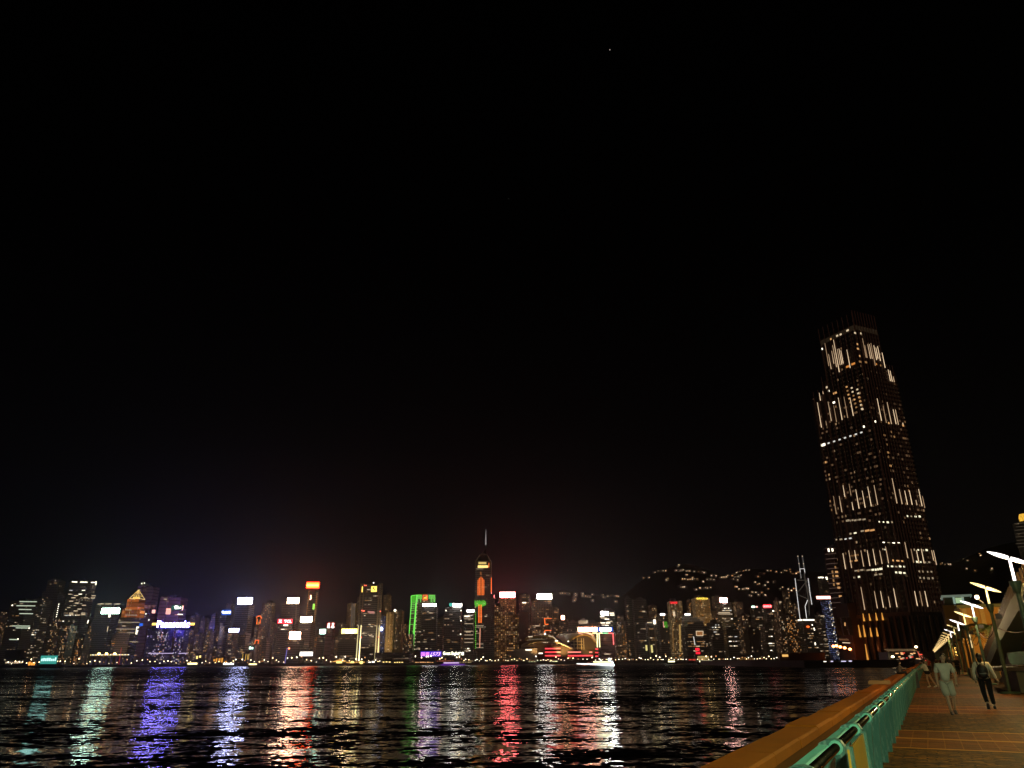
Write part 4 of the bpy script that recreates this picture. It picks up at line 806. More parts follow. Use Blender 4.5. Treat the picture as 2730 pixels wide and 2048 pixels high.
# ------------------------------------------------------------------ the tall tower on the near quay
TC = Vector((284.0, 543.7, 0)); E2 = Vector((.9075, .42, 0)); E1 = Vector((-.42, .9075, 0))
tower = empty('skyscraper', TC, 'very tall stepped tower striped with vertical bars of warm light', 'skyscraper', None, math.atan2(.42, .9075))
def lp(px, py): p = onplane(px, py, TC, E2)-TC; return p.dot(E1), p.z
def rp2(px, py): p = onplane(px, py, TC, E1)-TC; return p.dot(E2), p.z
tw = facade('tower glass front', (.11,.055,.05), (1,.5,.2), (1,.65,.35), .35, .93, 3.1, 3.6, .5, .5, 0, .010)
MB().box(0, 26, 0, 36, 30, 262).box(0, 39, 0, 42, 30, 224).box(0.01, 26, 0, 56, 30, 213).build('wall', tw, tower)
MB().box(2, 24, 3, 33, 262, 266).build('roof_plant', frame_m, tower)
stone = pbr('brown stone pier', (.20, .11, .06), .6, 0, .25, .1)
pod = MB().box(.8, 41, .8, 50, 0, 32).build('podium', pbr('dark podium glass', (.05, .04, .035), .25, .2), tower)
m = MB()
for k in range(9): y = 2+k*5.6; m.box(-.6, .8, y-.9, y+.9, 0, 31)
for k in range(7): x = 2+k*6.2; m.box(x-.9, x+.9, -.6, .8, 0, 31)
m.box(-.9, 41, -.9, 0, 31, 33.4).box(-.9, 0, 0, 50, 31, 33.4); m.build('colonnade', stone, pod)
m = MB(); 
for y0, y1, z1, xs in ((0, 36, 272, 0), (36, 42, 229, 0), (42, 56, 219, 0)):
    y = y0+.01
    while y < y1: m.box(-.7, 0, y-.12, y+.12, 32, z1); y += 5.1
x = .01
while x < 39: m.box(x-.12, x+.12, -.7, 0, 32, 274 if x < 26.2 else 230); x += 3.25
m.build('fins', lit('fin with added glow', (1, .36, .20), .008, False), tower)  # faint glow put on the fins in place of light falling on them
for (xa, xb, ya, yb, z) in ((0, 26, 0, 36, 258), (0, 26, 0, 36, 205), (0, 39, 0, 42, 160)): pass
MB().box(-.25, 0, 0, 36, 256.5, 260.5).box(0, 26, -.25, 0, 256.5, 260.5).build('crown_band', lit('dim crown band', (1, .65, .35), .015, False), tower)
S3 = lambda x, y: (2130+x/3.6875, 800+y/3.6875); S4 = lambda x, y: (2130+x/2.765, 1200+y/2.765)
fin_l = lit('warm fin light', (1, .72, .44), 1.05, True); fin_a = lit('amber fin light', (1, .42, .07), .8, True); fin_t = lit('thin warm fin light', (1, .62, .35), .8, False)
rs_ = random.Random(17)
def tstrip(face, p0, p1, mat=fin_l, wd=.42):
    g = lp if face == 'L' else rp2; a, z1 = g(*p0); c, z0 = g(*p1); a = c; m = MB()
    pts = [(a-wd/2, z0), (a+wd/2, z0), (a+wd*.22, z0+(z1-z0)*.6), (a+wd*.08, z1), (a-wd*.08, z1), (a-wd*.22, z0+(z1-z0)*.6)]  # glowing wedge stands in for uplight fading up the fin
    if face == 'L': m.prism(pts, 'x', -1.15, -.75)
    else: m.prism(pts, 'y', -1.15, -.75)
    if mat is fin_l: mat = rs_.choice([fin_l, fin_l, lit('warm fin light half', (1, .68, .40), .7), lit('warm fin light low', (1, .62, .34), .4)])
    return m.build('light_bar', mat, tower)
for q in ((275,420,302,650),(285,540,325,680),(335,500,352,628),(350,440,378,660),(375,380,405,710),(390,480,413,640),(400,480,430,635),(415,500,443,625),(475,490,512,668)): tstrip('L', S3(*q[:2]), S3(*q[2:]))
for q in ((610,380,652,570),(640,450,662,572),(670,440,695,580),(690,440,712,582),(705,430,742,650),(725,450,755,593),(740,470,768,580),(765,460,792,602),(800,520,838,670),(875,690,890,800),(890,700,908,805),(912,755,928,810)): tstrip('R', S3(*q[:2]), S3(*q[2:]))
for q in ((207,915,220,990),(185,1010,230,1255),(300,1000,327,1190),(345,1040,378,1200),(400,960,433,1180),(455,950,488,1160),(510,960,543,1140),(270,1190,280,1235),(240,900,247,925)): tstrip('L', S3(*q[:2]), S3(*q[2:]))
for q in ((755,970,802,1190),(830,1050,850,1210),(865,1010,900,1222),(920,1080,945,1222),(940,1080,968,1228),(1008,1210,1014,1230)): tstrip('R', S3(*q[:2]), S3(*q[2:]))
for q in ((262,340,282,470),(303,340,323,458),(335,260,345,345),(375,250,390,335),(395,385,407,443),(430,290,450,432),(475,300,495,425),(515,270,540,415),(560,260,587,404),(333,760,350,878),(365,740,395,870),(410,740,428,808),(460,740,484,860),(508,740,530,855),(550,730,573,848),(600,740,620,840),(645,710,668,835),(460,1010,492,1178),(560,1040,585,1168),(605,1040,630,1162),(662,1080,680,1160),(695,1020,730,1158)): tstrip('L', S4(*q[:2]), S4(*q[2:]))
for q in ((680,210,715,395),(735,290,753,400),(765,300,792,404),(805,300,827,405),(853,370,862,408),(880,290,900,415),(900,340,920,428),(770,680,795,798),(820,730,838,832),(858,740,877,835),(895,730,915,836),(970,740,985,815),(985,740,1006,848),(835,1040,865,1150),(880,1040,903,1150),(915,1040,942,1155)): tstrip('R', S4(*q[:2]), S4(*q[2:]))
for q in ((478,1205,488,1262),(520,1205,532,1258),(568,1200,582,1256),(615,1200,627,1254),(440,1290,460,1380),(480,1290,495,1378),(530,1310,542,1376),(580,1310,588,1374),(500,1430,517,1560)): tstrip('L', S4(*q[:2]), S4(*q[2:]), fin_a, 1.5)
for q in ((395,1150,433,1368),(380,1330,390,1382)): tstrip('L', S4(*q[:2]), S4(*q[2:]), fin_l, .8)
def twin(face, px, py, w_, h_, k, label=None):
    g = lp if face == 'L' else rp2; a, z = g(px, py)
    o = link('window', wmesh(k), tower); o.location = (-.18, a, z) if face == 'L' else (a, -.18, z); o.scale = (.3, w_, h_) if face == 'L' else (w_, .3, h_); return o
for k in range(8): twin('L', 2130+(240+k*53.5)/3.6875, 800+(1425-k*17.5)/3.6875, 1.9 if k else 4, 1.1 if k else 2, 'cool' if k else 'bright')
for x, y, f, w_, k in ((480,300,'L',2.4,'white'),(410,340,'L',2.4,'white'),(378,352,'L',2.0,'white'),(315,385,'L',1.6,'warm'),(228,482,'L',1.4,'bright'),(550,325,'R',1.6,'white'),(610,330,'R',1.6,'white'),(575,435,'R',1.8,'warm'),(578,480,'R',1.8,'warm'),(598,552,'R',1.6,'warm'),
        (480,655,'L',3,'amber'),(535,628,'L',3.4,'amber'),(600,607,'R',2.4,'dimwarm'),(655,612,'R',2.4,'dimwarm'),(755,630,'R',2,'amber'),(805,645,'R',1.6,'dimwarm'),(345,1008,'L',2,'bright'),(275,858,'L',1.6,'white'),(295,895,'L',1,'bright'),(355,915,'L',3.6,'warm'),
        (750,1195,'R',1.2,'bright'),(880,1210,'R',1.6,'warm'),(1020,1235,'R',2.2,'warm'),(640,1245,'L',1.2,'bright'),(265,1595,'L',1.6,'warm'),(900,1630,'R',1.6,'warm'),(840,1330,'R',1.6,'dimwarm'),(935,1345,'R',1.5,'dimwarm'),(1035,1360,'R',1.6,'dimwarm'),(860,1420,'R',1.5,'dimwarm'),(875,1500,'R',1.4,'warm'),(880,1545,'R',1.4,'dimwarm')):
    px, py = S3(x, y); twin(f, px, py, w_, 1.5, k)
r = random.Random(11)
for x0, y0, rows in ((470, 855, 6), (520, 865, 6), (575, 880, 6), (600, 960, 4)):
    for j in range(rows): px, py = S3(x0+j*9, y0+j*38); twin('L', px, py, 1.5, 1.2, r.choice(['white', 'warm', 'dimwarm']))
wl = []; rw = random.Random(31)
for x0, x1, y, f, k, sl in ((575,700,530,'R','white',0),(262,395,655,'L','cool',0),(605,752,682,'R','bright',0),(640,790,857,'R','white',0),(700,790,903,'R','white',0),(830,958,736,'R','white',0),(850,975,825,'R','white',0),(870,990,895,'R','dimwhite',0),(875,1000,943,'R','dimwhite',0),(400,480,885,'L','dimwhite',0),(395,460,935,'L','white',0),(345,495,515,'L','dimwhite',0),(450,560,592,'L','warm',0),(365,430,612,'L','white',0),(500,620,880,'L','white',0),(550,620,915,'L','dimwhite',0),(370,440,815,'L','warm',0),(370,440,775,'L','dimwarm',0),(610,640,732,'R','white',0),(675,780,815,'R','warm',0),(780,905,488,'R','white',0)):
    # each is one lit office floor read as a run of panes
    if len(wl) < 80:
        n_ = max(2, int((x1-x0)/30))
        for j in range(n_):
            px, py = S4(x0+(x1-x0)*(j+.5)/n_, y+(j*7 % 3)-1+(6-12*j/n_ if f == 'L' else 4*j/n_)); wl.append(twin(f, px, py, (x1-x0)/30*.9/n_*(4.6 if f == 'L' else 3.0)*rw.uniform(.35, .95), (1.5 if k != 'bright' else .7)*rw.uniform(.6, 1), rw.choice([k if k != 'white' else 'office', k if k != 'white' else 'office', 'dimwhite'])))
wl = None
# many dim rooms above: one part of its own
m = MB(); r = random.Random(4)
for _ in range(70):
    y = r.uniform(2, 54); z = round(r.uniform(100, 200)/3.6)*3.6; m.box(-.3, -.02, y-.8, y+.8, z, z+1.6)
for _ in range(46): x = r.uniform(8, 37); z = round(r.uniform(100, 200)/3.6)*3.6; m.box(x-.6, x+.6, -.3, -.02, z, z+1.6)
o = m.build('dim_windows', lit('curtained room', (1, .55, .28), .10, False), tower); o['kind'] = 'stuff'
# canopy and restaurant row at the tower's foot
# brick-striped neighbour
b = Bld('htl', 'hotel', 'striped brick tower tight against the left side of the very tall tower', 2198, 2246, 1459, 610, 20, pbr('dark brick', (.08,.04,.025), .8, 0, .2, .1)); BL['htl'] = b
for k in range(13): y = 1462+k*13; b.strip('floor_line', [(2199+k*1.5, y+ (3 if k else 0)), (2232+k*2.2, y)], .28, lit('pale floor line', (1, .6, .45), .11, False), dy=.4)
b.wins('bright', 1.2, 2.6, [(2209, 1467), (2219, 1466)]); b.wins('warm', 2.2, 1.4, [(2230, 1525), (2231, 1536), (2234, 1556), (2236, 1567), (2240, 1590)]); b.wins('dimwarm', 1.2, 2, [(2219, 1525), (2221, 1536), (2222, 1548), (2223, 1559), (2227, 1513)])
b = Bld('hlo', 'hotel', 'low brown stone block with red lit ground floor left of the very tall tower', 2226, 2292, 1608, 585, 22, pbr('brown stone front', (.11,.05,.025), .75, 0, .25, .1)); BL['hlo'] = b
m = MB()
for x in (2236, 2251, 2266): p = b.loc(x, 1668, 0); m.box(p.x-1.6, p.x+1.6, -.15, .4, p.z-7, p.z+6)
m.build('dark_bay', frame_m, b.o); b.strip('balcony', [(2237, 1705), (2262, 1706)], 1.2, lit('balcony glow', (1, .45, .2), .10, False)); b.strip('sign_lettering', [(2246, 1713.5), (2266, 1714.5)], .6, WMAT['white'])
p = b.loc(2252, 1667, 1); b.strip('balcony_light', [(2252.5, 1660), (2253, 1669)], .8, WMAT['warm'])
flame = lit('warm red lantern', (1, .26, .07), 16); 
for x, y in ((2222, 1723), (2230, 1722), (2240, 1725), (2252, 1727.5), (2266, 1731)):
    p = b.loc(x, y, 6); g = empty('terrace_lantern', (b.cx+p.x, b.Y-6, p.z), nth('lantern')+' from the left of five big warm lanterns in a sloping row over the quay', 'lantern', 'terrace lanterns')
    MB().ball((0, 0, 0), (1.2, 1.0, .85)).build('globe', flame, g); MB().tube([(0, 0, .8), (0, 0, 2.0)], .1, 5).build('hanger', frame_m, g); MB().tube([(0, 0, 2.0), (0, 4.5, 2.4)], .08, 5).build('bracket', frame_m, g)
# globes on poles along the quay
gl = lit('white globe', (1, .84, .62), 6, False); glw = lit('warm globe', (1, .70, .35), 9, False)
def lamp_mesh(h, r_, key, mat):
    g = empty(key, (0, 0, 0)); MB().tube([(0, 0, 0), (0, 0, h)], .07 if h < 6 else .14, 5).build('pole', frame_m, g); MB().ball((0, 0, h+r_*.6), r_, 8, 5).build('globe', mat, g); return g
proto = lamp_mesh(4.0, .62, 'globe_lamp', gl); first = True
for x, y in ((865,822),(735,823),(1000,818),(1137,815),(1283,815),(608,825),(488,828),(378,830),(290,832),(205,835),(145,838),(1342,713),(1675,735),(1770,750),(1825,750),(1775,800),(1880,803),(2045,812),(2132,815),(2180,800),(1350,900),(2097,618)):
    p = at(2180+x/7.373, 1640+y/7.373, 496); g = proto if first else copy_tree(proto); first = False
    g.scale = (1, 1, max(.3, p.z/4.5)); g.location.z = 0; tag(g, nth('globe')+' white globe lamp of the near quay row, '+('on the open terrace' if x < 640 else 'below the tall tower podium' if x < 1400 else 'by the restaurant row'), 'street lamp', 'globe lamps along the near quay')
# terrace pavilions, awning
tz = lambda px, py, Y=500: at(px, py, Y)
for i_, (x0, x1, y0, y1, mat, lab) in enumerate(((2196, 2203, 1762, 1768, WMAT['bright'], 'first small white lit kiosk at the left end of the near quay'), (2215, 2221, 1761, 1768, lit('violet white kiosk', (.8, .75, 1), 1.2), 'small white lit kiosk, second along the near quay'), (2242, 2256, 1761, 1767, lit('violet white kiosk', (.8, .75, 1), 1.2), 'wide violet white lit tent in the middle of the quay terrace'), (2263, 2271, 1760, 1768, lit('violet white kiosk', (.8, .75, 1), 1.2), 'violet white lit tent next to the dark podium of the tower'))):
    a = tz(x0, y1); c = tz(x1, y0); g = empty('kiosk', ((a.x+c.x)/2, 500, 0), lab, 'kiosk'); w_ = (c.x-a.x)/2; h_ = c.z
    MB().box(-w_, w_, 0, 3, 0, h_*.8).build('body', frame_m, g); MB().box(-w_*.85, w_*.85, -.1, 0, h_*.15, h_*.72).build('lit_front', mat, g); MB().prism([(-w_*1.2, h_*.8), (w_*1.2, h_*.8), (0, h_*1.05)], 'y', -.5, 3.4).build('roof', pbr('white canvas', (.7, .7, .7), .7), g)
g = empty('shop_row', (tz(2425, 1760).x, 500, 0), 'low dark restaurant row with a long beige awning right of the tower podium', 'building')
a = tz(2367, 1734); c = tz(2445, 1734); gx = g.location.x
MB().box(a.x-gx, c.x-gx+12, 1, 14, 0, a.z-1).build('wall', frame_m, g); MB().prism([(0, a.z-.6), (0, a.z-.2), (5, a.z+.9), (5, a.z+.5)], 'x', a.x-gx, c.x-gx).build('awning', lit('beige awning glow', (.8, .5, .25), .10, False, (.5, .35, .2)), g)
r = random.Random(21)
for k in range(22):
    p = tz(r.uniform(2390, 2475), r.uniform(1740, 1764)); MB().box(-.5*r.uniform(.5, 2.2), .5*r.uniform(.5, 2.2), -.1, .1, -.25, .25).build('shop_light', [lit('shop amber', (1, .5, .2), 1.4, False), lit('shop red', (1, .08, .05), 1.3, False), WMAT['white']][k % 3], g, (p.x-gx, .6, p.z))
k2 = MB(); 
for q in range(12): p = tz(2365+q*2.2, 1762); k2.box(p.x-gx-.3, p.x-gx+.35, .4, .9, p.z-.3, p.z+.35)
k2.build('bar_lights', lit('shop amber', (1, .5, .2), 1.4, False), g)
p = tz(2376, 1751); g = empty('floodlight_mast', (p.x, 498, 0), 'mast with a slanted warm floodlight right of the podium', 'floodlight'); MB().tube([(0, 0, 0), (0, 0, p.z)], .12, 5).build('pole', frame_m, g); MB().ball((0, 0, p.z), (1.1, .4, .6)).build('lamp_head', glw, g)
p = tz(2438, 1725); g = empty('floodlight_mast', (p.x, 498, 0), 'taller mast with a bright warm floodlight above the beige awning', 'floodlight'); MB().tube([(0, 0, 0), (0, 0, p.z)], .14, 5).build('pole', frame_m, g); MB().ball((0, 0, p.z), (1.0, .4, .7)).build('lamp_head', glw, g)
p = tz(2452, 1752); g = empty('red_pylon', (p.x, 496, 0), 'leaning red lit pylon near the vanishing end of the promenade', 'pylon'); MB().tube([(-1.5, 0, 0), (-2.8, 0, p.z+3.5)], .16, 5).build('left_leg', lit('red pylon light', (1, .22, .12), .8, False), g); MB().tube([(1.2, 0, 0), (-2.6, 0, p.z+3)], .14, 5).build('right_leg', lit('red pylon light', (1, .22, .12), .8, False), g)
a = tz(2203, 1749); c = tz(2220, 1742); MB().box(-(c.x-a.x)/2, (c.x-a.x)/2, -.2, .1, 0, c.z-a.z).build('amber_window', lit('amber shop window', (1, .55, .15), 1.0, False), BL['hlo'].o, ((a.x+c.x)/2-BL['hlo'].cx, -3, a.z))
MB().box((a.x+c.x)/2-BL['hlo'].cx-4, (a.x+c.x)/2-BL['hlo'].cx+30, -2.8, .2, 0, c.z+1).build('ground_floor', stone, BL['hlo'].o)

# ------------------------------------------------------------------ waterfront of the far shore
def coastY(X):
    for (xa, ya), (xb, yb) in zip(coast[:-1], coast[1:]):
        if xa <= X <= xb: return ya+(yb-ya)*(X-xa)/(xb-xa)
    return 1300
def shoreP(px, py, off=8):
    Y = 1350
    for _ in range(6): Y = coastY(at(px, py, Y).x)+off
    return at(px, py, Y)
def lowblock(name, label, x0, x1, yt, off, dep, mat, cat='building', group=None):
    a = shoreP(x0, yt, off); c = at(x1, yt, a.y); g = empty(name, ((a.x+c.x)/2, a.y, 0), label, cat, group); w_ = (c.x-a.x)/2; h_ = a.z
    MB().box(-w_, w_, 0, dep, 0, h_).box(-w_-.5, w_+.5, -.5, dep+.5, h_, h_+.5).build('wall', FAC[mat] if isinstance(mat, str) else mat, g); return g, w_, h_
def glow(g, name, x0, x1, z0, z1, mat, y=-.6): return MB().box(x0, x1, y-.1, y+.2, z0, z1).build(name, mat, g)
g, w_, h_ = lowblock('exhibition_hall', 'long low dark hall with pale roof edge between finned and green outlined towers', 1000, 1092, 1741, 20, 60, 'dark'); glow(g, 'roof_edge_light', -w_, w_, h_*.42, h_*.46, lit('roof edge glow', (.9, .6, .35), .16, False))
g, w_, h_ = lowblock('podium_block', 'long dark podium behind the violet billboard and the white lettering', 1096, 1270, 1738, 80, 50, 'dark')
def bigsign(x0, y0, x1, y1, off, mat, label, legs=True, cat='billboard', back=frame_m):
    a = shoreP(x0, y1, off); c = at(x1, y0, a.y); g = empty('billboard', ((a.x+c.x)/2, a.y, 0), label, cat); w_ = (c.x-a.x)/2
    m = MB(); m.box(-w_-.3, w_+.3, .1, .8, a.z-.3, c.z+.3)
    for k in range(3): xx = -w_*.8+k*w_*.8; m.box(xx-.3, xx+.3, .3, .8, 0, a.z)
    m.build('frame', back, g)
    if mat: MB().box(-w_, w_, -.1, .1, a.z, c.z).build('lit_panel', mat, g)
    return g, w_, a.z, c.z
def gtext(g, body, x0, x1, z0, z1, mat, y=-.4, shear=0, offs=.12):
    c = bpy.data.curves.new('lettering', 'FONT'); c.body = body; c.size = 10; c.extrude = .03; c.offset = offs; c.shear = shear; c.resolution_u = 3; c.materials.append(mat)
    o = link('lettering', c, g); bpy.context.view_layer.update(); bb = [Vector(v) for v in o.bound_box]; mx = max(v.x for v in bb); mn = min(v.x for v in bb); ty = max(v.y for v in bb); by = min(v.y for v in bb)
    s1 = (x1-x0)/max(.01, mx-mn); s2 = (z1-z0)/max(.01, ty-by); o.rotation_euler = (math.pi/2, 0, 0); o.scale = (s1, s2, 1); o.location = (x0-mn*s1, y, z0-by*s2); return to_mesh(o)
g, w_, z0, z1 = bigsign(1121, 1736.5, 1177, 1751, 16, lit('violet billboard', (.10, .03, .75), .9), 'violet billboard with white characters and the number 1573')
gtext(g, '国窖', -w_*.95, -w_*.14, z0+1, z1-1.2, SM('magenta', .3)); gtext(g, '1573', -w_*.08, w_*.92, z0+1.3, z1-1.6, lit('lilac digits', (1, .6, 1), 1.6), shear=.4)
g, w_, z0, z1 = bigsign(1181, 1737, 1237, 1749, 16, None, 'white illuminated name lettering right of the violet billboard'); 
gtext(g, 'Great Eagle', -w_, w_*.42, z0, z1, lit('cream lettering', (1, 1, .72), 3.5)); gtext(g, '鷹君', w_*.45, w_, z0+.8, z1-.8, lit('cream lettering', (1, 1, .72), 3.5))
g, w_, z0, z1 = bigsign(799, 1738, 834, 1749, 14, SM('white', .10), 'white billboard with a small dark swoosh stroke'); MB().prism([(-w_*.75, z0+(z1-z0)*.25), (-w_*.6, z0+(z1-z0)*.3), (-w_*.25, z0+(z1-z0)*.85), (-w_*.45, z0+(z1-z0)*.7)], 'y', -.3, -.12).build('dark_mark', GD, g)
g, w_, h_ = lowblock('podium_block', 'grey podium block behind the white billboard', 750, 800, 1727, 26, 30, 'dark')
a = shoreP(766, 1700, 20); g = empty('light_pole', (a.x, a.y, 0), 'tall thin violet light pole with a small orange globe', 'light pole'); MB().tube([(0, 0, 0), (1.5, 0, shoreP(764, 1728, 20).z)], .7, 6).build('pole', lit('violet pole light', (.35, .3, 1), .6, False), g); z_ = shoreP(770, 1729, 20).z; MB().ball((5, 0, z_), 1.7).build('globe', lit('orange globe', (1, .3, .12), 3), g); MB().tube([(1.5, 0, z_), (5, 0, z_)], .2, 4).build('arm', frame_m, g)
# tents, kiosks and bright low fronts
orange = lit('orange tent glow', (1, .5, .12), .9); yb = lit('yellow front glow', (1, .72, .22), 1.8)
a = shoreP(905, 1757, 6); g = empty('tent', (a.x, a.y, 0), 'peaked orange lit tent at the water edge left of the long marquee', 'tent'); hh = a.z
MB().add([(-14, 0, 3), (14, 0, 3), (14, 16, 3), (-14, 16, 3), (0, 8, hh)], [(0,1,4),(1,2,4),(2,3,4),(3,0,4)]).build('canopy', orange, g); glow(g, 'lit_opening', -5, 5, .5, 4, yb); MB().box(-13, 13, 1, 15, 0, 3).build('wall', frame_m, g)
def front(name, label, x0, x1, yt, zf, mat, off=6, cat='building'):
    g, w_, h_ = lowblock(name, label, x0, x1, yt, off, 12, frame_m, cat); n_ = max(1, int(w_*2/4.5)); m_ = MB(); rq = random.Random(int(x0))
    for k_ in range(n_):
        a_ = -w_*.92+1.84*w_*k_/n_; b_ = a_+1.84*w_/n_*rq.uniform(.45, .92); zz = h_*(zf[0]+(zf[1]-zf[0])*rq.uniform(0, .3))
        m_.box(a_, b_, -.7, -.4, zz, zz+(h_*zf[1]-zz)*rq.uniform(.55, 1))
    m_.build('lit_front', mat, g); return g, w_, h_
g, w_, h_ = front('marquee', 'long low orange lit marquee between the peaked tent and the ferry piers', 921, 978, 1763.5, (.25, .95), orange); 
for k in (-.35, .5): MB().ball((w_*k, -1, h_*.5), (3.4, .8, 2.6)).build('round_lamp', yb, g)
front('pavilion', 'small white lit pavilion just right of the orange marquee', 982, 1001, 1762, (.2, .85), lit('pale front', (1, .9, .7), 3), 5)
front('ferry_pier', 'ferry pier with yellow lit arches, left one of two', 1020, 1046, 1757, (.15, .5), yb, 4); front('ferry_pier', 'wide ferry pier with yellow lit arches, right one of two', 1050, 1078, 1763, (.15, .7), yb, 4)
front('pier_shed', 'dark ribbed pier shed with amber lights along its foot under the violet billboard', 1105, 1160, 1757, (.08, .35), lit('amber pier lights', (1, .5, .2), 1.0, False), 4)
front('pier_shed', 'low pier with red tubes and white lamps below the cream lettering', 1162, 1215, 1759, (.55, .7), lit('red pier tube', (1, .25, .12), .8, False), 4); front('ferry_pier', 'lit ferry pier right below the end of the cream lettering', 1218, 1262, 1763, (.3, .6), lit('amber front', (1, .72, .3), 1.0, False), 4)
front('kiosk', 'yellow lit kiosk with a post beneath the dotted towers', 524, 541, 1744, (.55, .95), yb, 30); front('market_hall', 'orange glowing box hall on the water edge below the blue lettered sign', 569, 599, 1752, (.25, .95), lit('orange hall glow', (1, .42, .06), .8), 14); front('market_hall', 'small orange side hall attached right of the glowing box hall', 600, 606, 1759, (.2, .9), lit('orange hall glow', (1, .42, .06), .8), 14)
front('billboard_hall', 'dark hall with a pale green sign left of the red and white signs', 665, 679, 1721.5, (.8, .98), SM('green', .14), 30)
for x in (648, 656, 661, 664): front('light_column', f'yellow lit column of the waterside arcade near the pale green sign', x, x+2, 1738, (.15, .98), lit('amber column', (1, .6, .12), .7, False), 10)[0]['group'] = 'lit arcade columns'
front('stage', 'bright green and white lit stage tent on the shore below the hall', 1408, 1432, 1763, (.1, .8), lit('lime white stage', (.95, 1, .5), 1.6), 5); front('stage', 'yellow green lit row of stalls left of the big white yacht', 1464, 1488, 1760, (.15, .6), lit('lime white stage', (.95, 1, .5), 1.4), 5)
front('podium_block', 'amber lit low block with a warm roof lamp right of the hotels', 1968, 2012, 1746, (.15, .55), lit('dim amber front', (1, .5, .12), .16, False), 30); g, w_, h_ = front('pavilion', 'curved white outlined pavilion at the water edge right of the amber block', 2008, 2040, 1761, (.2, .5), yb, 6)
g, w_, h_ = lowblock('podium_block', 'warm lit podium at the foot of the golden lettered hotel', 1858, 1890, 1748, 20, 20, frame_m); 
for q in range(4): glow(g, 'lit_floor', -w_*.95, w_*.95, h_*(.15+q*.22), h_*(.22+q*.22), lit('amber floor', (1, .7, .25), .9, False))
front('podium_block', 'red lit market front between the two hotels', 1835, 1856, 1756, (.2, .9), lit('deep red front', (1, .10, .06), .5, False), 8); front('pier_shed', 'low lit shed at the near end of the far shore beside the quay', 2138, 2160, 1755, (.5, .75), WMAT['dimwhite'], 10); front('glass_block', 'small glazed block with white lit floors left of the quay', 2160, 2180, 1744, (.2, .6), WMAT['dimwhite'], 30)
front('podium_block', 'dark block with rows of small yellowish windows at the far left shore', 16, 56, 1733, (.35, .42), lit('row of yellowish panes', (1, .8, .5), .8, False), 12); front('ship_terminal', 'white lit terrace at the far left shore under the window rows', 16, 66, 1755, (.3, .6), WMAT['white'], 6); front('sign_stall', 'orange lit stall with a pale roof sign left of the teal screen', 78, 101, 1757, (.05, .6), lit('orange stall', (1, .35, .05), 1.6), 5)
# elevated road with floodlights (left)
a = shoreP(240, 1748, 24); c = at(345, 1748, a.y); g = empty('elevated_road', ((a.x+c.x)/2, a.y, 0), 'elevated waterfront road on piers with yellow floodlights left of the violet slabs', 'road bridge'); w_ = (c.x-a.x)/2
m = MB().box(-w_, w_, 0, 14, a.z-1.6, a.z); [m.box(-w_+k*2*w_/8-.8, -w_+k*2*w_/8+.8, 4, 10, 0, a.z-1.6) for k in range(9)]; m.build('deck', quaym, g)
for k in range(26): MB().ball((-w_+2*w_*(k+.5)/26, -.5, a.z+1.0), .8, 6, 4).build('road_light', WMAT['bright'] if k % 3 else lit('yellow road light', (1, .7, .2), 3, False), g)
for x in (264, 284, 306):
    p = shoreP(x, 1743, 22); g = empty('floodlight_mast', (p.x, p.y, 0), f"tall mast with a glaring yellow floodlight, {dict([(264,'left'),(284,'middle'),(306,'right')])[x]} one of three over the elevated road", 'floodlight'); MB().tube([(0, 0, 0), (0, 0, p.z)], .3, 5).build('pole', frame_m, g); MB().ball((0, 0, p.z), (2.6, 1, 1.8)).build('lamp_head', lit('glaring yellow lamp', (1, .66, .16), 12), g)
p = shoreP(323, 1733, 20); g = empty('light_pole', (p.x, p.y, 0), 'small red lit pole right of the three yellow floodlights', 'light pole'); MB().tube([(0, 0, 0), (0, 0, p.z+4)], .4, 5).build('pole', lit('red pole', (1, .05, .08), .5, False), g)
# twin headed masts
for x, y in ((361, 1748), (427, 1738), (512, 1740), (648, 1740), (742, 1741)):
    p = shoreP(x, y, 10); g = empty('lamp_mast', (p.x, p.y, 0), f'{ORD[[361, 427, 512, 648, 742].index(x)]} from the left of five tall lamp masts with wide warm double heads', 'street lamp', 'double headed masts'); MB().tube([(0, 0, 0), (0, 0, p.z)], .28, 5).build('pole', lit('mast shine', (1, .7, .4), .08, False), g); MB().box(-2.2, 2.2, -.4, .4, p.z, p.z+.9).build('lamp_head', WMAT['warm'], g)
# shore lamps
protos = [lamp_mesh(8, .95, 'street_lamp', glw), lamp_mesh(8, .95, 'street_lamp', gl), lamp_mesh(6, .75, 'street_lamp', glw), lamp_mesh(6, .6, 'street_lamp', lit('orange lamp', (1, .42, .15), 3, False))]; usedp = set(); r = random.Random(77); x = 22
while x < 2180:
    dense = 1000 < x < 1500 or 1700 < x < 2080
    y = r.uniform(1752, 1762) if r.random() < .35 else r.uniform(1760, 1767)
    k = r.choice([0, 1, 1, 2, 2, 3]); p = shoreP(x, y+ (6 if x < 700 else 2 if x < 1100 else 0)-3, r.uniform(4, 18))
    if p.z < 3.2: p.z = 3.2
    q = protos[k] if k not in usedp else copy_tree(protos[k]); usedp.add(k); hgt = (8.57, 8.57, 6.45, 6.36)[k]; q.location = (p.x, p.y, 0); s_ = r.uniform(.6, 1.05); q.scale = (s_, s_, p.z/hgt)
    lk = landmark(x); cw = ('warm', 'white', 'small warm', 'small orange')[k]; tag(q, f'{nth((lk, cw))} {cw} street lamp from the left below the {lk}', 'street lamp', 'street lamps along the far shore'); x += r.uniform(4, 9) if dense else r.uniform(6, 15)
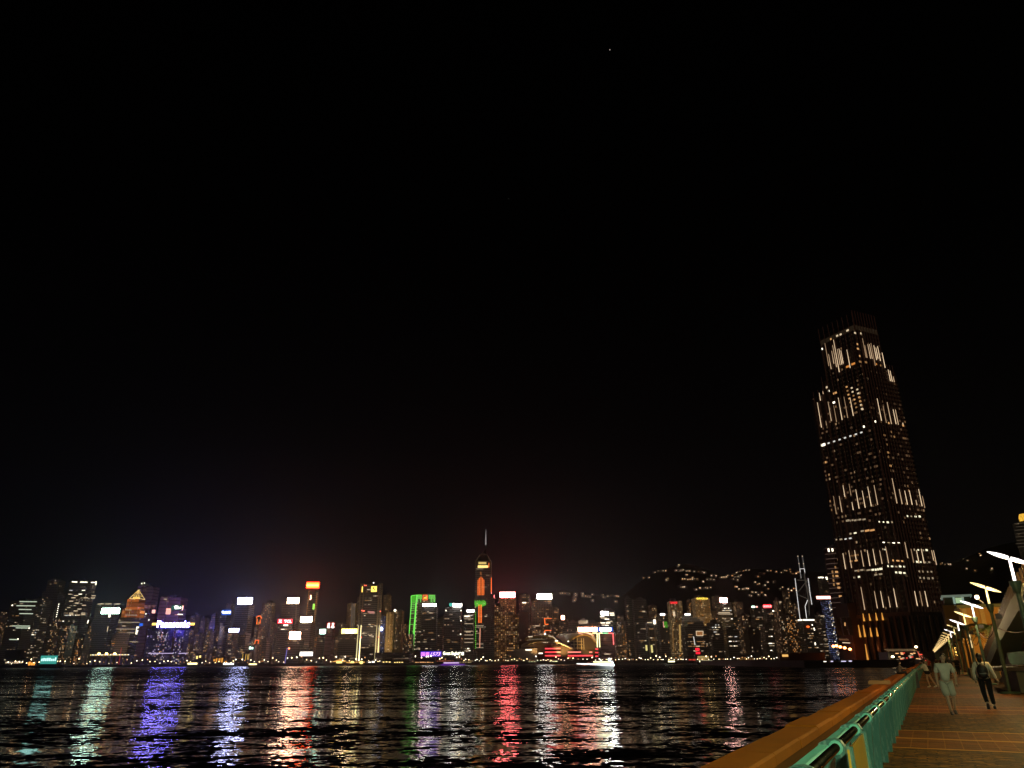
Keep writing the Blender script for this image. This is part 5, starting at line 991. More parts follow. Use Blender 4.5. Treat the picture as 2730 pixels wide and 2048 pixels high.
# hillside houses
from mathutils.bvhtree import BVHTree
bv = []
for o in [o for o in COL.objects if o.name.startswith('hills')]:
    me = o.data; bv.append(BVHTree.FromPolygons([v.co.copy() for v in me.vertices], [tuple(p.vertices) for p in me.polygons]))
def onhill(px, py):
    d = ray(px, py).normalized(); best = None
    for b_ in bv:
        h = b_.ray_cast(EYE, d)
        if h[0] is not None and (best is None or h[3] < best[3]): best = h
    if best is None:
        for dy in range(1, 40, 2):
            d = ray(px, py+dy).normalized()
            for b_ in bv:
                h = b_.ray_cast(EYE, d)
                if h[0] is not None: return h[0]
        return None
    return best[0]
A_ = [(205,370),(262,358),(300,352),(318,352),(345,352),(478,348),(503,298),(522,280),(527,350),(560,345),(612,408),(620,355),(640,355),(655,352),(710,362),(768,358),(800,368),(818,372),(846,378),(570,458),(600,458),(630,460),(655,458),(685,440),(700,460),(743,463),(820,490),(880,462),(905,462),(935,415),(940,465),(963,472),(968,420),(1045,437),(1075,437),(1105,437),(1130,400),(1195,378),(1210,310),(1250,315),(1275,320),(1310,345),(1330,350),(1370,340),(1395,345),(1190,455),(1230,435),(1265,430),(1250,473),(1290,412),(1500,422),(1525,425),(1480,500),(1520,520),(1230,555),(1270,588),(1310,588),(1335,583),(1358,578),(1380,573),(1400,568),(1440,625),(1412,665),(1490,632),(1520,660),(1558,625),(1595,662),(515,550),(545,558),(570,560),(595,562),(727,590),(785,572),(825,575),(850,572),(880,570),(905,570),(80,438),(138,440),(370,455),(365,472)]
pts = [(1700+x/4.74, 1450+y/4.74) for x, y in A_]
pts += [(2000+x/4.74, 1450+y/4.74) for x, y in ((60,500),(95,425),(120,385),(145,385),(165,385),(210,352),(240,352),(320,367),(395,372),(425,350),(450,350),(490,335),(510,370),(528,385),(560,388),(585,372),(600,370),(175,540),(200,492),(210,582),(295,495),(380,585),(405,567),(455,585),(430,620),(470,625),(525,600),(545,575),(560,600))]
pts += [(2430+x/2.963, 1340+y/2.963) for x, y in ((235,485),(255,495),(275,490),(290,497),(220,495),(395,455),(433,467),(405,530),(420,530),(500,545),(520,413),(535,425),(600,400),(620,528))]
pts += [(1400+x/5.53, 1500+y/5.53) for x, y in ((530,465),(550,465),(587,467),(640,478),(730,480),(750,495),(715,520),(735,550),(715,575),(840,470),(848,507),(895,512),(925,513),(955,517),(995,480),(988,570),(1135,495),(1160,525),(1215,455),(1275,450),(1328,460),(1360,450),(1335,587))]
hw = {k: MB().box(-1, 1, -.5, .5, -.5, .5).mesh('window', lit(f'house window {k}', c, s, False)) for k, c, s in ((0, (1, .45, .16), 1.0), (1, (1, .7, .42), 1.3), (2, (1, .6, .3), 2.4))}
hb = MB().box(-6, 6, 0, 8, -4, 5).box(-6.5, 6.5, -.5, 8.5, 5, 5.6).mesh('wall', roof_m); r = random.Random(8)
for px, py in pts:
    p = onhill(px, py)
    if p is None: continue
    d = (p-EYE); g = empty('hillside_house', (p.x, p.y-9, p.z+1), f'{nth(("h", landmark(px)))} hillside house with glowing windows above the {landmark(px)}', 'house', 'houses on the dark hillside'); link('wall', hb, g)
    for _ in range(r.choice([1, 1, 2])):
        o = link('window', hw[r.choice([0, 1, 1, 2])], g, (r.uniform(-4, 4), -.4, r.uniform(0, 3))); s_ = r.uniform(.6, 1.6); o.scale = (s_*1.3, .4, s_*1.7)
# stars
for px, py, rr in ((1626, 133, 13), (1356, 530, 3.5), (1240, 1348, 4)):
    d = ray(px, py).normalized(); p = EYE+d*16000; g = MB().ball((0, 0, 0), rr, 8, 6).build('star', lit('star white', (1, .9, .8), .28, False), None, p); tag(g, {1626: 'bright lone star high above the city', 1356: 'faint star near the middle of the dark sky', 1240: 'faint star low over the spired tower'}[px], 'star')
# ------------------------------------------------------------------ boats
white_hull = pbr('white hull paint', (.75, .76, .76), .35)
def boat(px, py, Yb, L, name, label, cat='boat'):
    p = at(px, py, Yb); g = empty(name, (p.x, Yb, WZ), label, cat); return g
def hull(g, L, B_, H_, mat, bow=-1):
    m = MB(); n = 10; rows = []
    for i in range(n+1):
        t = i/n; x = bow*(-L/2+L*t)*-1; wd = B_/2*min(1, math.sqrt(max(0, 1-t))*1.35) if t > .45 else B_/2
        sh = H_*(1+.35*max(0, t-.5)); x2 = x + 0
        rows.append([(x2*.93, -wd*.6, -.4), (x2, -wd, sh), (x2, wd, sh), (x2*.93, wd*.6, -.4)])
    for rw in rows: m.v += rw
    for i in range(n):
        a = i*4; m.f += [(a, a+4, a+5, a+1), (a+1, a+5, a+6, a+2), (a+2, a+6, a+7, a+3)]; m.m += [0, 0, 0]
    m.f += [(0, 1, 2, 3), (n*4+3, n*4+2, n*4+1, n*4)]; m.m += [0, 0]
    return m.build('hull', mat, g)
Yy = 520
a = at(1535, 1778, Yy).x; c = at(1637, 1778, Yy).x; L = c-a
g = empty('yacht', ((a+c)/2, Yy, WZ), 'long white motor yacht glowing with deck lights in front of the golden roofed hall', 'boat')
hull(g, L, 6, 2.0, white_hull, bow=-1)
zy = lambda py: at(1590, py, Yy).z-WZ; xy = lambda px: at(px, 1770, Yy).x-(a+c)/2
band = lit('painted hull glow', (.9, 1, 1), 3.4)
MB().prism([(xy(1536), zy(1770)), (xy(1634), zy(1775.5)), (xy(1636), zy(1772.5)), (xy(1634), zy(1770)), (xy(1560), zy(1769)), (xy(1537), zy(1768.5))], 'y', -3.3, -3.05).build('hull_glow_band', band, g)  # glowing panel stands in for lamplight on the white hull side
MB().prism([(xy(1560), zy(1769)), (xy(1632), zy(1769)), (xy(1628), zy(1764.5)), (xy(1580), zy(1764.5))], 'y', -2.6, 2.6).build('cabin', pbr('yacht cabin glass', (.05,.05,.05), .2), g)
MB().prism([(xy(1580), zy(1766)), (xy(1629), zy(1767)), (xy(1628), zy(1764.2)), (xy(1581), zy(1763.6))], 'y', -2.9, -2.65).build('deck_light', lit('yellow deck light', (1, .95, .45), 2.6), g)
MB().prism([(xy(1592), zy(1769.3)), (xy(1622), zy(1769.8)), (xy(1622), zy(1768.3)), (xy(1592), zy(1767.6))], 'y', -2.9, -2.65).build('deck_light', lit('yellow deck light', (1, .95, .45), 2.6), g)
MB().prism([(xy(1633), zy(1774)), (xy(1637), zy(1776)), (xy(1632), zy(1763)), (xy(1630), zy(1763))], 'y', -2.9, 2.9).build('stern_frame', band, g)
MB().box(xy(1588), xy(1618), -2, 2, zy(1764.3), zy(1763)).build('roof', white_hull, g); MB().tube([(xy(1605), 0, zy(1763)), (xy(1602), 0, zy(1752))], .08, 5).build('mast', frame_m, g)
MB().ball((xy(1625), 0, zy(1759)), .95, 10, 8).build('dome_light', lit('white dome', (.9, 1, .97), 5), g)
MB().tube([(xy(1597), 0, zy(1756)), (xy(1604), 0, zy(1762))], .35, 5).build('flybridge_light', WMAT['bright'], g)
# smaller boats
def small(px, py, Yb, Lm, label, mat, h_=2.4, name='ferry'):
    p = at(px, py, Yb); g = empty(name, (p.x, Yb, WZ), label, 'boat'); hull(g, Lm, Lm*.25, h_*.5, pbr('dark hull paint', (.06, .06, .07), .5), 1)
    MB().box(-Lm*.4, Lm*.32, -Lm*.1, Lm*.1, h_*.5, h_).build('cabin', frame_m, g); MB().box(-Lm*.38, Lm*.3, -Lm*.1-.12, -Lm*.1, h_*.58, h_*.95).build('window_band', mat, g); MB().box(-Lm*.42, Lm*.34, -Lm*.11, Lm*.11, h_, h_+.25).build('roof', white_hull, g)
    return g
small(1883, 1771, 980, 24, 'lit pale yellow ferry under the lights between the two hotels', lit('ferry lights', (1, .95, .55), 2.4), 5)
small(1791, 1768, 1120, 14, 'tiny yellow lit boat left of the pale yellow ferry', lit('ferry lights', (1, .95, .55), 2.4), 5)
small(516, 1771, 1220, 22, 'ferry with yellow outlined decks at the shore below the dotted apartment towers', lit('amber ferry light', (1, .8, .35), 3), 7)
small(612, 1772, 1230, 24, 'white lit ferry right of the orange glowing box hall', lit('white ferry light', (1, .95, .85), 3.5), 6); small(676, 1773, 1220, 18, 'small boat with yellow lights off the arcade of lit columns', lit('amber ferry light', (1, .8, .35), 3), 5)
g = small(1206, 1772, 1230, 36, 'low boat with a violet lit hull below the cream name lettering', lit('lilac boat light', (.85, .6, 1), .9), 5)
MB().box(-18, 20, -4.9, -4.7, .3, 2.2).build('hull_light', lit('violet hull light', (.35, .05, 1), .3), g)
p = at(130, 1774, 1120); g = empty('screen_barge', (p.x, 1120, WZ), 'barge carrying a big glowing teal screen at the far left', 'boat'); hull(g, 42, 10, 2.0, pbr('dark hull paint', (.06, .06, .07), .5), 1)
q0 = at(105, 1770.5, 1114); q1 = at(154, 1748, 1114); MB().box(q0.x-p.x-.5, q1.x-p.x+.5, -5.5, -4.5, 2, q1.z-WZ+.5).build('screen_frame', frame_m, g)
s_ = MB().box(q0.x-p.x, q1.x-p.x, -5.9, -5.6, q0.z-WZ, q1.z-WZ).build('screen', SM('teal', .5), g)
m = MB(); r = random.Random(3); w_ = q1.x-q0.x
for k in range(8): xx = q0.x-p.x+w_*(.06+k*.115); m.box(xx, xx+w_*.08, -6.05, -5.92, q0.z-WZ+(q1.z-q0.z)*.35, q0.z-WZ+(q1.z-q0.z)*r.uniform(.6, .8))
m.build('screen_image', lit('pale screen image', (.6, 1, .92), 1.6), s_)
# ------------------------------------------------------------------ promenade: local frame x = across (V), y = along (U)
def P0(name, u, v, z=0, label=None, cat=None, group=None, rz=0.0): return empty(name, uvz(u, v, z), label, cat, group, -YAW+rz)
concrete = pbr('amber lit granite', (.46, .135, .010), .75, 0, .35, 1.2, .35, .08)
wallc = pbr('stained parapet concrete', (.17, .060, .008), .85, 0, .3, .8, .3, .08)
g = P0('parapet', 0, 0, 0, 'low brown granite parapet along the water, outside the teal railing', 'parapet')
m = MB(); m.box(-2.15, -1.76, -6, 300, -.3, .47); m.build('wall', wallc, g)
m = None; r = random.Random(6); y = -6
cop = []
while y < 300:
    ln = 1.95 if y < 60 else 12; j = r.uniform(-.006, .006); k = r.uniform(-.008, .008); mm = MB()
    step = .03 if int(y/1.95) % 7 == 6 and y < 60 else 0
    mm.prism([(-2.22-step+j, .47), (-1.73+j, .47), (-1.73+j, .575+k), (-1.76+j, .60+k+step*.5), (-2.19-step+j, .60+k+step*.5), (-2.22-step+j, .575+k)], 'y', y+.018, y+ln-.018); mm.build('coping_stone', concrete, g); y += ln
m = MB().box(-1.73, -1.06, -6, 300, -.02, .012); m.build('ledge', pbr('ledge paving', (.10, .06, .03), .8), g)
MB().box(-2.42, -1.62, 36.6, 38.0, .60, .70).box(-2.40, -1.64, 36.62, 37.98, .70, .735).build('pier_cap', pbr('pale worn granite', (.5, .34, .18), .7, 0, .2, 2), g)
# railing
def teal_mat(name, col):
    d = ND(name); o = d.n('TexCoord').outputs['Object']; a = d.noise(o, 3.2, 5, .65)[0]; b_ = d.noise(d.mapping(o, (1, 1, .25)), 22, 4, .7)[0]
    q = d.m('MULTIPLY', d.m('SUBTRACT', b_, .52), 5.0, clamp=True)
    c = d.mix(a, tuple(x*.65 for x in col), tuple(min(1, x*1.3) for x in col)); c = d.mix(d.m('MULTIPLY', q, .35), c, (.42, .55, .46))
    d.principled(**{'Base Color': c, 'Roughness': d.m('ADD', .30, d.m('MULTIPLY', a, .35)), 'Metallic': .25, 'Normal': d.bump(b_, .15, .004)}); return d.mat
teal_shade = teal_mat('weathered teal paint', (.06, .17, .125)); teal_lit = teal_mat('mint top rail paint', (.15, .50, .36)); steel = pbr('polished brass coloured steel', (.62, .50, .30), .20, 1.0, .1, 6)  # one teal paint: shaded tone for the posts, lit tone for the rail
g = P0('railing', 0, 0, 0, 'long teal railing with broad curved posts and a polished round handrail', 'railing')
m = MB(); m.prism([(-.845, .962), (-.775, .962), (-.768, .985), (-.775, 1.0), (-.838, 1.0), (-.85, .985)], 'y', -2, 300); m.build('outer_rail', teal_lit, g)
m = MB(); m.tube([(-.722, y, .985) for y in (-2, 20, 60, 120, 300)], .032, 12); m.build('handrail', steel, g, smooth=True)
# post profile in the x-z plane: wide blade, curling over the handrail
prof = [(-1.06, 0), (-.87, 0), (-.845, .35), (-.815, .7), (-.79, .86), (-.75, .915), (-.70, .915), (-.665, .94), (-.66, .99), (-.685, 1.03), (-.735, 1.042), (-.79, 1.032), (-.84, 1.01), (-.875, .94), (-.93, .7), (-1.0, .3)]
pm = MB().prism(prof, 'y', -.055, .055).mesh('post', [teal_shade]); 
cm_ = MB().tube([(-.722, -.07, .985), (-.722, .07, .985)], .05, 12).mesh('collar', [teal_lit])
y = .0; n = 0; base_u = [6.5 + 1.66*k for k in range(-4, 90)]
for yy in base_u:
    o = link('post', pm, g, (0, yy, 0))
    if yy < 30: link('collar', cm_, o)
m = MB()
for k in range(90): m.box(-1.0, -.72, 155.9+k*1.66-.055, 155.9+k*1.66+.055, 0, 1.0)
o = m.build('far_posts', teal_shade, g); o['kind'] = 'stuff'
o = MB().box(-.66, -.645, 6.58, 8.1, .28, .96).build('polished_panel', pbr('polished gold steel plate', (.75, .42, .04), .42, .6, .15, 3, .3), g); o['label'] = 'polished steel plate with a painted golden reflection, fixed between two posts'  # gold of the reflected light is put into the steel plate's colour
for yy in (6.62, 8.05): MB().box(-.67, -.62, yy-.02, yy+.02, .25, .98).build('panel_clip', teal_shade, o)
o = MB().box(-1.0, -.7, 52.1, 52.3, 0, 1.06).build('dark_gate_post', frame_m, g)
# lamp posts ------------------------------------------------
greenpole = pbr('grey green pole paint', (.15, .25, .18), .45, .2, .3, 3)
def leaf(sgn, L_=.66):
    m = MB(); n = 10
    for i in range(n+1):
        t = i/n; x = .03+t*L_; w_ = .15*math.sin(math.pi*min(1, .30+.70*t))**.8 if t < 1 else .004; w_ = max(.004, w_)
        for (yy, zz) in ((-w_, 0), (0, .42*w_+.005), (w_, 0), (0, -.50*w_-.005)): m.v.append((sgn*x, yy, zz))
    for i in range(n):
        for k in range(4): a = i*4; m.f.append((a+k, a+(k+1) % 4, a+4+(k+1) % 4, a+4+k)); m.m.append(0)
    m.f += [(0, 1, 2, 3), (n*4+3, n*4+2, n*4+1, n*4)]; m.m += [0, 0]; return m
def lamp_head_mats(kind): return {'y': lit('yellow promenade lamp', (1, .74, .28), 2.2), 'w': lit('white promenade lamp', (1, .90, .90), 2.8), 'far': lit('yellow promenade lamp far', (1, .66, .26), 1.3)}[kind]
def lamp_post(kind):
    g = empty('lamp_post', (0, 0, 0)); mt = lamp_head_mats(kind)
    MB().tube([(0, 0, 0), (0, 0, .05), (0, 0, .09)], [.43, .43, .38], 20).build('base', greenpole, g)
    o = MB().tube([(0, 0, .09), (0, 0, 1.35), (0, 0, 1.36), (0, 0, 2.35), (0, 0, 2.36), (0, 0, 4.0)], [.075, .075, .092, .092, .082, .07], 12).build('pole', greenpole, g)
    for z_ in (1.35, 1.95, 2.35, 3.0): MB().tube([(0, 0, z_-.02), (0, 0, z_+.02)], .10, 12).build('band', greenpole, o)
    MB().tube([(0, 0, 3.72), (0, 0, 3.84), (0, 0, 3.86), (0, 0, 4.15), (0, 0, 4.17)], [.07, .12, .13, .19, .19], 14).build('collar', greenpole, g)
    MB().tube([(0, 0, 4.15), (0, 0, 4.94)], [.05, .042], 10).build('glowing_neck', mt, g)
    hd = link('lamp_head', leaf(-1).mesh('lamp_head', mt), g, (0, 0, 4.98)); hd.rotation_euler = (0, math.radians(23), 0)
    h2 = link('lamp_head', leaf(1).mesh('lamp_head', mt), g, (0, 0, 4.98)); h2.rotation_euler = (0, math.radians(24), 0)
    MB().box(.12, .40, -.12, .12, 3.45, 3.68).build('floodlight_box', frame_m, g)
    return g
protoL = {}
us = [4.3, 18.0, 32.0, 45.0, 59.3, 72.7, 88.0, 101.5, 117] + [131+13.7*k for k in range(22)]
nm = ['nearest', 'second']
ords = {32.0: 'nearest lamp post, its white twin blade head cut by the right edge', 45.0: 'second lamp post with a yellow twin blade head and its round base on the paving', 59.3: 'third lamp post with a violet white blade head', 72.7: 'fourth lamp post, yellowish blade head', 88.0: 'fifth lamp post, white blade head', 101.5: 'sixth lamp post, yellowish blade head'}
for i, u_ in enumerate(us):
    k = 'far' if u_ > 125 else ('w' if (i % 2 == 0) else 'y')
    if k not in protoL: protoL[k] = lamp_post(k); gq = protoL[k]
    else: gq = copy_tree(protoL[k])
    gq.location = uvz(u_, 3.22); gq.rotation_euler = (0, 0, -YAW)
    tag(gq, ords.get(u_, f'{nth("lp")} lamp post beyond the first palm, blade head glowing far along the receding row' if u_ > 110 else (('lamp post beside the camera, just out of frame' if u_ < 10 else 'lamp post just out of frame ahead on the right') if u_ < 30 else 'seventh lamp post, white blade head')), 'lamp post', 'lamp posts with twin blade heads')
def plight(loc, e_, col, size=.15, kind='POINT'):
    l = bpy.data.lights.new('lamp_light', kind); l.energy = e_; l.color = col; l.shadow_soft_size = size; o = bpy.data.objects.new('lamp_light', l); COL.objects.link(o); o.location = loc; return o
GRN = (.62, 1.0, .70); AMB = (1, .60, .20)
plight(uvz(4.3, 3.2, 4.6), 1100, (.85, 1, .55)); plight(uvz(18.0, 3.2, 4.6), 800, (.95, .88, .42)); plight(uvz(32.0, 3.2, 4.6), 1000, (1, .60, .18)); plight(uvz(45, 3.2, 4.6), 700, (1, .62, .22)); plight(uvz(-9.6, 3.2, 4.6), 2600, (.55, 1, .68)); plight(uvz(59, 3.2, 4.6), 450, (1, .7, .35))
for u_ in (73, 88, 102, 130, 160): plight(uvz(u_, 3.2, 4.6), 400, AMB)
# cables slung between the poles
def cable(a, b, sag, label):
    a, b = Vector(a), Vector(b); pts = [a.lerp(b, t/12)-Z*sag*4*(t/12)*(1-t/12) for t in range(13)]; g = empty('cable', a, label, 'cable'); MB().tube([p-a for p in pts], .022, 5).build('wire', pbr('dark red cable', (.07, .02, .015), .6), g)
cable(uvz(45, 3.35, 3.0), uvz(38, 4.6, 3.1), .35, 'dark cable slung from the second lamp post to the ramp')
cable(uvz(59.3, 3.3, 3.2), uvz(45, 3.3, 3.3), .55, 'dark cable hanging between the second and third lamp posts'); cable(uvz(72.7, 3.3, 3.2), uvz(59.3, 3.3, 3.2), .7, 'dark cable hanging between the third and fourth lamp posts'); cable(uvz(88, 3.3, 3.2), uvz(72.7, 3.3, 3.2), .5, 'dark cable hanging between the fourth and fifth lamp posts')
# ------------------------------------------------------------------ ramp, planter, landward buildings
R1 = uvz(66, 3.75); R2 = uvz(38, 5.7); Rd = (R2-R1).normalized(); Rn = Vector((-Rd.y, Rd.x, 0)); Rn = Rn if Rn.dot(V) > 0 else -Rn
ramp = empty('ramp', R1, 'concrete ramp rising to the right with a dark ribbed balustrade and a pale stringer', 'ramp', None, math.atan2(Rd.y, Rd.x))
nsign = 1 if Vector((-Rd.y, Rd.x, 0)).dot(Rn) > 0 else -1
def rpt(px, py): p = onplane(px, py, R1, Rn)-R1; return (p.dot(Rd), p.z)
def rprism(name, pts, d0, d1, mat, off=0): a, c = sorted((d0*nsign, d1*nsign)); return MB().prism([rpt(x, y) for x, y in pts], 'y', a, c).build(name, mat, ramp)
pale = pbr('pale painted concrete', (.19, .22, .15), .75, 0, .25, .7, .2); dkc = pbr('brown soffit concrete', (.14, .07, .04), .85, 0, .25, .5, .2)
rprism('stringer', [(2628, 1766), (2662, 1680), (2698, 1600), (2762, 1512), (2762, 1572), (2716, 1632), (2668, 1712), (2634, 1790)], -.06, 2.6, pale)
o = rprism('balustrade', [(2618, 1742), (2640, 1685), (2658, 1638), (2690, 1560), (2762, 1440), (2762, 1512), (2698, 1602), (2662, 1682), (2628, 1768)], .05, .2, pbr('dark ribbed panel', (.09, .06, .04), .6))
m = MB()
for k in range(46):
    t = k/45
    def lerp(L, t):
        q = t*(len(L)-1); i_ = min(int(q), len(L)-2); f_ = q-i_; return (L[i_][0]+(L[i_+1][0]-L[i_][0])*f_, L[i_][1]+(L[i_+1][1]-L[i_][1])*f_)
    a_ = rpt(*lerp([(2618, 1742), (2640, 1685), (2658, 1638), (2690, 1560), (2762, 1440)], t)); c_ = rpt(*lerp([(2628, 1768), (2645, 1724), (2662, 1682), (2698, 1602), (2762, 1512)], t))
    y0_, y1_ = sorted((-.03*nsign, .05*nsign)); m.box(a_[0]-.04, a_[0]+.04, y0_, y1_, min(a_[1], c_[1]), max(a_[1], c_[1]))
m.build('rib', pbr('brown rib', (.10, .065, .04), .6), o)
rprism('abutment', [(2640, 1838), (2661, 1740), (2702, 1736), (2712, 1770), (2716, 1842)], .5, 2.4, pbr('grey abutment', (.24, .24, .19), .8, 0, .25, .6, .2))
rprism('soffit', [(2664, 1722), (2716, 1634), (2762, 1575), (2762, 1700), (2715, 1742), (2668, 1736)], 1.2, 2.5, dkc)
rprism('curved_wall', [(2668, 1742), (2700, 1738), (2712, 1750), (2724, 1782), (2700, 1790), (2690, 1790)], .28, .5, pbr('green painted wall', (.10, .22, .15), .7, 0, .25, .8))
pl = P0('planter', 47, 5.2, 0, 'long raised planter with a dark overhanging rim beside the ramp', 'planter')
pe = onplane(2702, 1798, uvz(46.5, 0, 0), U)  # left end of the planter wall, on its front plane
MB().box(-1.45, 3, -1.0, 8, 0, .98).build('wall', pbr('green grey planter wall', (.16, .17, .12), .8, 0, .25, .8, .2), pl)
MB().box(-2.35, 3, -1.3, 8.4, 1.0, 1.17).build('rim', pbr('dark stone rim', (.06, .04, .03), .6), pl); MB().box(-1.3, 3, -.8, 7.8, 1.17, 1.24).build('soil', pbr('planter soil', (.05, .035, .02), .95), pl)
# leaves
def leaves(m, c, rad, n, size, rng, drop=0):
    for _ in range(n):
        while True:
            p = Vector((rng.uniform(-1, 1), rng.uniform(-1, 1), rng.uniform(-1, 1)))
            if .25 < p.length < 1: break
        p = Vector((p.x*rad[0], p.y*rad[1], p.z*rad[2]))+Vector(c); a = Vector((rng.gauss(0, 1), rng.gauss(0, 1), rng.gauss(0, .6))).normalized(); b_ = a.cross(Vector((rng.gauss(0, 1), rng.gauss(0, 1), rng.gauss(0, 1)))).normalized(); s_ = size*rng.uniform(.6, 1.4)
        m.add([p-a*s_, p+b_*s_*.35, p+a*s_, p-b_*s_*.35], [(0, 1, 2, 3)])
leafm = pbr('dark leaves', (.045, .07, .025), .6, 0, .6, 2)
bush = P0('bush', 47.5, 5.3, 1.2, 'dark leafy bush growing in the raised planter', 'bush'); r = random.Random(12); m = MB()
for k in range(9): leaves(m, (r.uniform(-.9, 1.6), r.uniform(-.8, 3), r.uniform(.3, .8)), (.55, .55, .5), 130, .09, r)
m.build('foliage', leafm, bush); m = MB(); [m.tube([(x, y, -.1), (x+r.uniform(-.2, .2), y, .7)], [.025, .01], 5) for x, y in [(r.uniform(-.8, 1.4), r.uniform(-.6, 2.6)) for _ in range(12)]]; m.build('stems', pbr('brown stem', (.08, .05, .03), .8), bush)
def palm(u_, v_, h_, spread, label, lights=0):
    g = P0('palm_tree', u_, v_, 0, label, 'tree'); r = random.Random(int(u_)); MB().tube([(0, 0, 0), (.05, .1, h_*.5), (0, .15, h_)], [.17, .13, .10], 8).build('trunk', pbr('palm bark', (.10, .07, .05), .85, 0, .3, 4, .4), g)
    m = MB()
    for k in range(20):
        az = k*2.4+r.uniform(-.3, .3); el = r.uniform(.15, 1.1); L_ = spread*r.uniform(.8, 1.15); d = Vector((math.cos(az), math.sin(az), 0)); pts = []
        for i in range(10): t = i/9; pts.append(Vector((0, .15, h_))+d*L_*t+Z*(L_*(math.sin(el)*t-(.95)*t*t)))
        for i in range(1, 10):
            p, q = pts[i-1], pts[i]; s = (q-p).normalized(); sd = s.cross(Z).normalized(); wd = .55*math.sin(math.pi*min(1, .12+.88*i/9))+.05
            for sg in (-1, 1):
                for f_ in (0, .33, .66): b_ = p.lerp(q, f_); e_ = b_+(sd*sg*wd+s*wd*.55-Z*wd*.45); m.add([b_, b_+s*.05, e_], [(0, 1, 2)])
            m.tube([p, q], .012, 3, cap=False)
    cr = m.build('crown', leafm, g)
    if lights:
        for k in range(lights): MB().ball((r.uniform(-.9, .9), r.uniform(-.9, .9), h_-r.uniform(.2, 1.9)), .05, 5, 4).build('fairy_light', lit('golden fairy light', (1, .55, .12), 5, False), cr)
palm(96, 3.9, 4.6, 2.6, 'dark palm tree behind the fourth and fifth lamp heads'); palm(140, 4.2, 3.6, 2.0, 'palm strung with golden fairy lights behind the far lamp heads', 44); palm(75, 5.2, 4.0, 2.0, 'dark palm in front of the amber lit wall')
amb = pbr('ochre plaster', (.50, .30, .10), .8, 0, .15, .3)
g = P0('pavilion_building', 112, 9.6, 0, 'amber lit ochre building with pilasters behind the lamp posts', 'building')
MB().box(-4.9, 6, 0, 8, 0, 7.6).build('wall', amb, g); m = MB(); [m.box(x-.25, x+.25, -.3, 0, 0, 7.5) for x in (-4.5, -2.6, -.6, 1.4, 3.4)]; m.build('pilaster', pbr('pale pilaster', (.55, .42, .22), .7), g)
MB().box(-5.2, 6.3, -.5, 8.2, 7.6, 7.95).build('cornice', pale, g); 
for k in range(4): MB().box(-4.2+k*.02, -1.2, -.25, 0, 4.4+k*.34, 4.58+k*.34).build('shelf_line', pbr('red brown line', (.2, .05, .02), .6), g)
for k in range(9): MB().box(-3.1, -1.8, -.28, 0, .9+k*.28, 1.05+k*.28).build('louvre', lit('louvre glow', (1, .6, .12), .35, False), g)
plight(uvz(104, 7.2, 5.5), 700, (1, .52, .10)); plight(uvz(106, 9.6, 2.2), 260, (1, .55, .12))
g = P0('roof_terrace_building', 172, 9.4, 0, 'tall dark building with a green white lit roof room behind the lamp posts', 'building')
MB().box(-5.0, 9, 0, 14, 0, 11.4).build('wall', pbr('dim ochre wall', (.22, .15, .06), .85, 0, .25, .3), g)
rr_ = MB().box(-4.6, 0, 0, 8, 11.6, 12.9).build('roof_room', pbr('dark green frame', (.05, .07, .05), .5), g); MB().box(-4.9, .3, -.6, 8.4, 12.95, 13.3).build('roof', lit('green white fascia', (.55, .75, .62), .16, False, (.5, .6, .5)), g)
MB().box(-2.6, -1.5, -.12, 0, 11.75, 12.75).build('lit_window', lit('green white window', (.7, 1, .55), .5, False), rr_)
for x in (-2.85, -1.35): MB().box(x-.18, x+.18, -.35, 0, 11.4, 12.9).build('bright_column', lit('green white column', (.6, .85, .7), .35, False), rr_)
MB().box(-5.0, 9, -.5, 0, 11.4, 11.6).build('ledge', frame_m, g)
g2 = P0('screen_hall', 128, 14, 0, 'brown hall front with slanted columns and lit ledges right of the palms', 'building'); MB().box(-5.5, 12, 0, 10, 0, 8.2).build('wall', pbr('brown hall wall', (.25, .12, .05), .8), g2); m = MB(); [m.box(-5.5, 12, -.4, 0, z_, z_+.18) for z_ in (8.0, 7.0, 5.9, 5.4)]; m.build('ledge', pale, g2)
MB().prism([(-4.8, 0), (-4.2, 0), (-4.9, 8), (-5.5, 8)], 'y', -.8, -.3).build('slanted_column', amb, g2)
for (u_, v_, z_, s_, k) in ((45.6, 2.78, 4.55, .10, 1), (100, 7.6, 6.0, .16, 0), (60, 5.6, 4.85, .10, 0)):
    gg = empty('floodlight', uvz(u_, v_, z_), ['small warm floodlight glowing in front of the ochre building', 'bright round floodlight just under the second lamp head', 'small warm floodlight above the ribbed balustrade'][{1: 1, 0: 0 if u_ == 100 else 2}[k]], 'floodlight', None, -YAW)
    MB().ball((0, 0, 0), s_, 10, 8).build('lens', lit('floodlight lens', (1, .72, .45), 9), gg); MB().box(-.1, .1, .08, .25, -.1, .1).build('housing', frame_m, gg); MB().tube([(0, .2, 0), (.25 if k else 0, .2, -.3)], .03, 5).build('bracket', frame_m, gg)
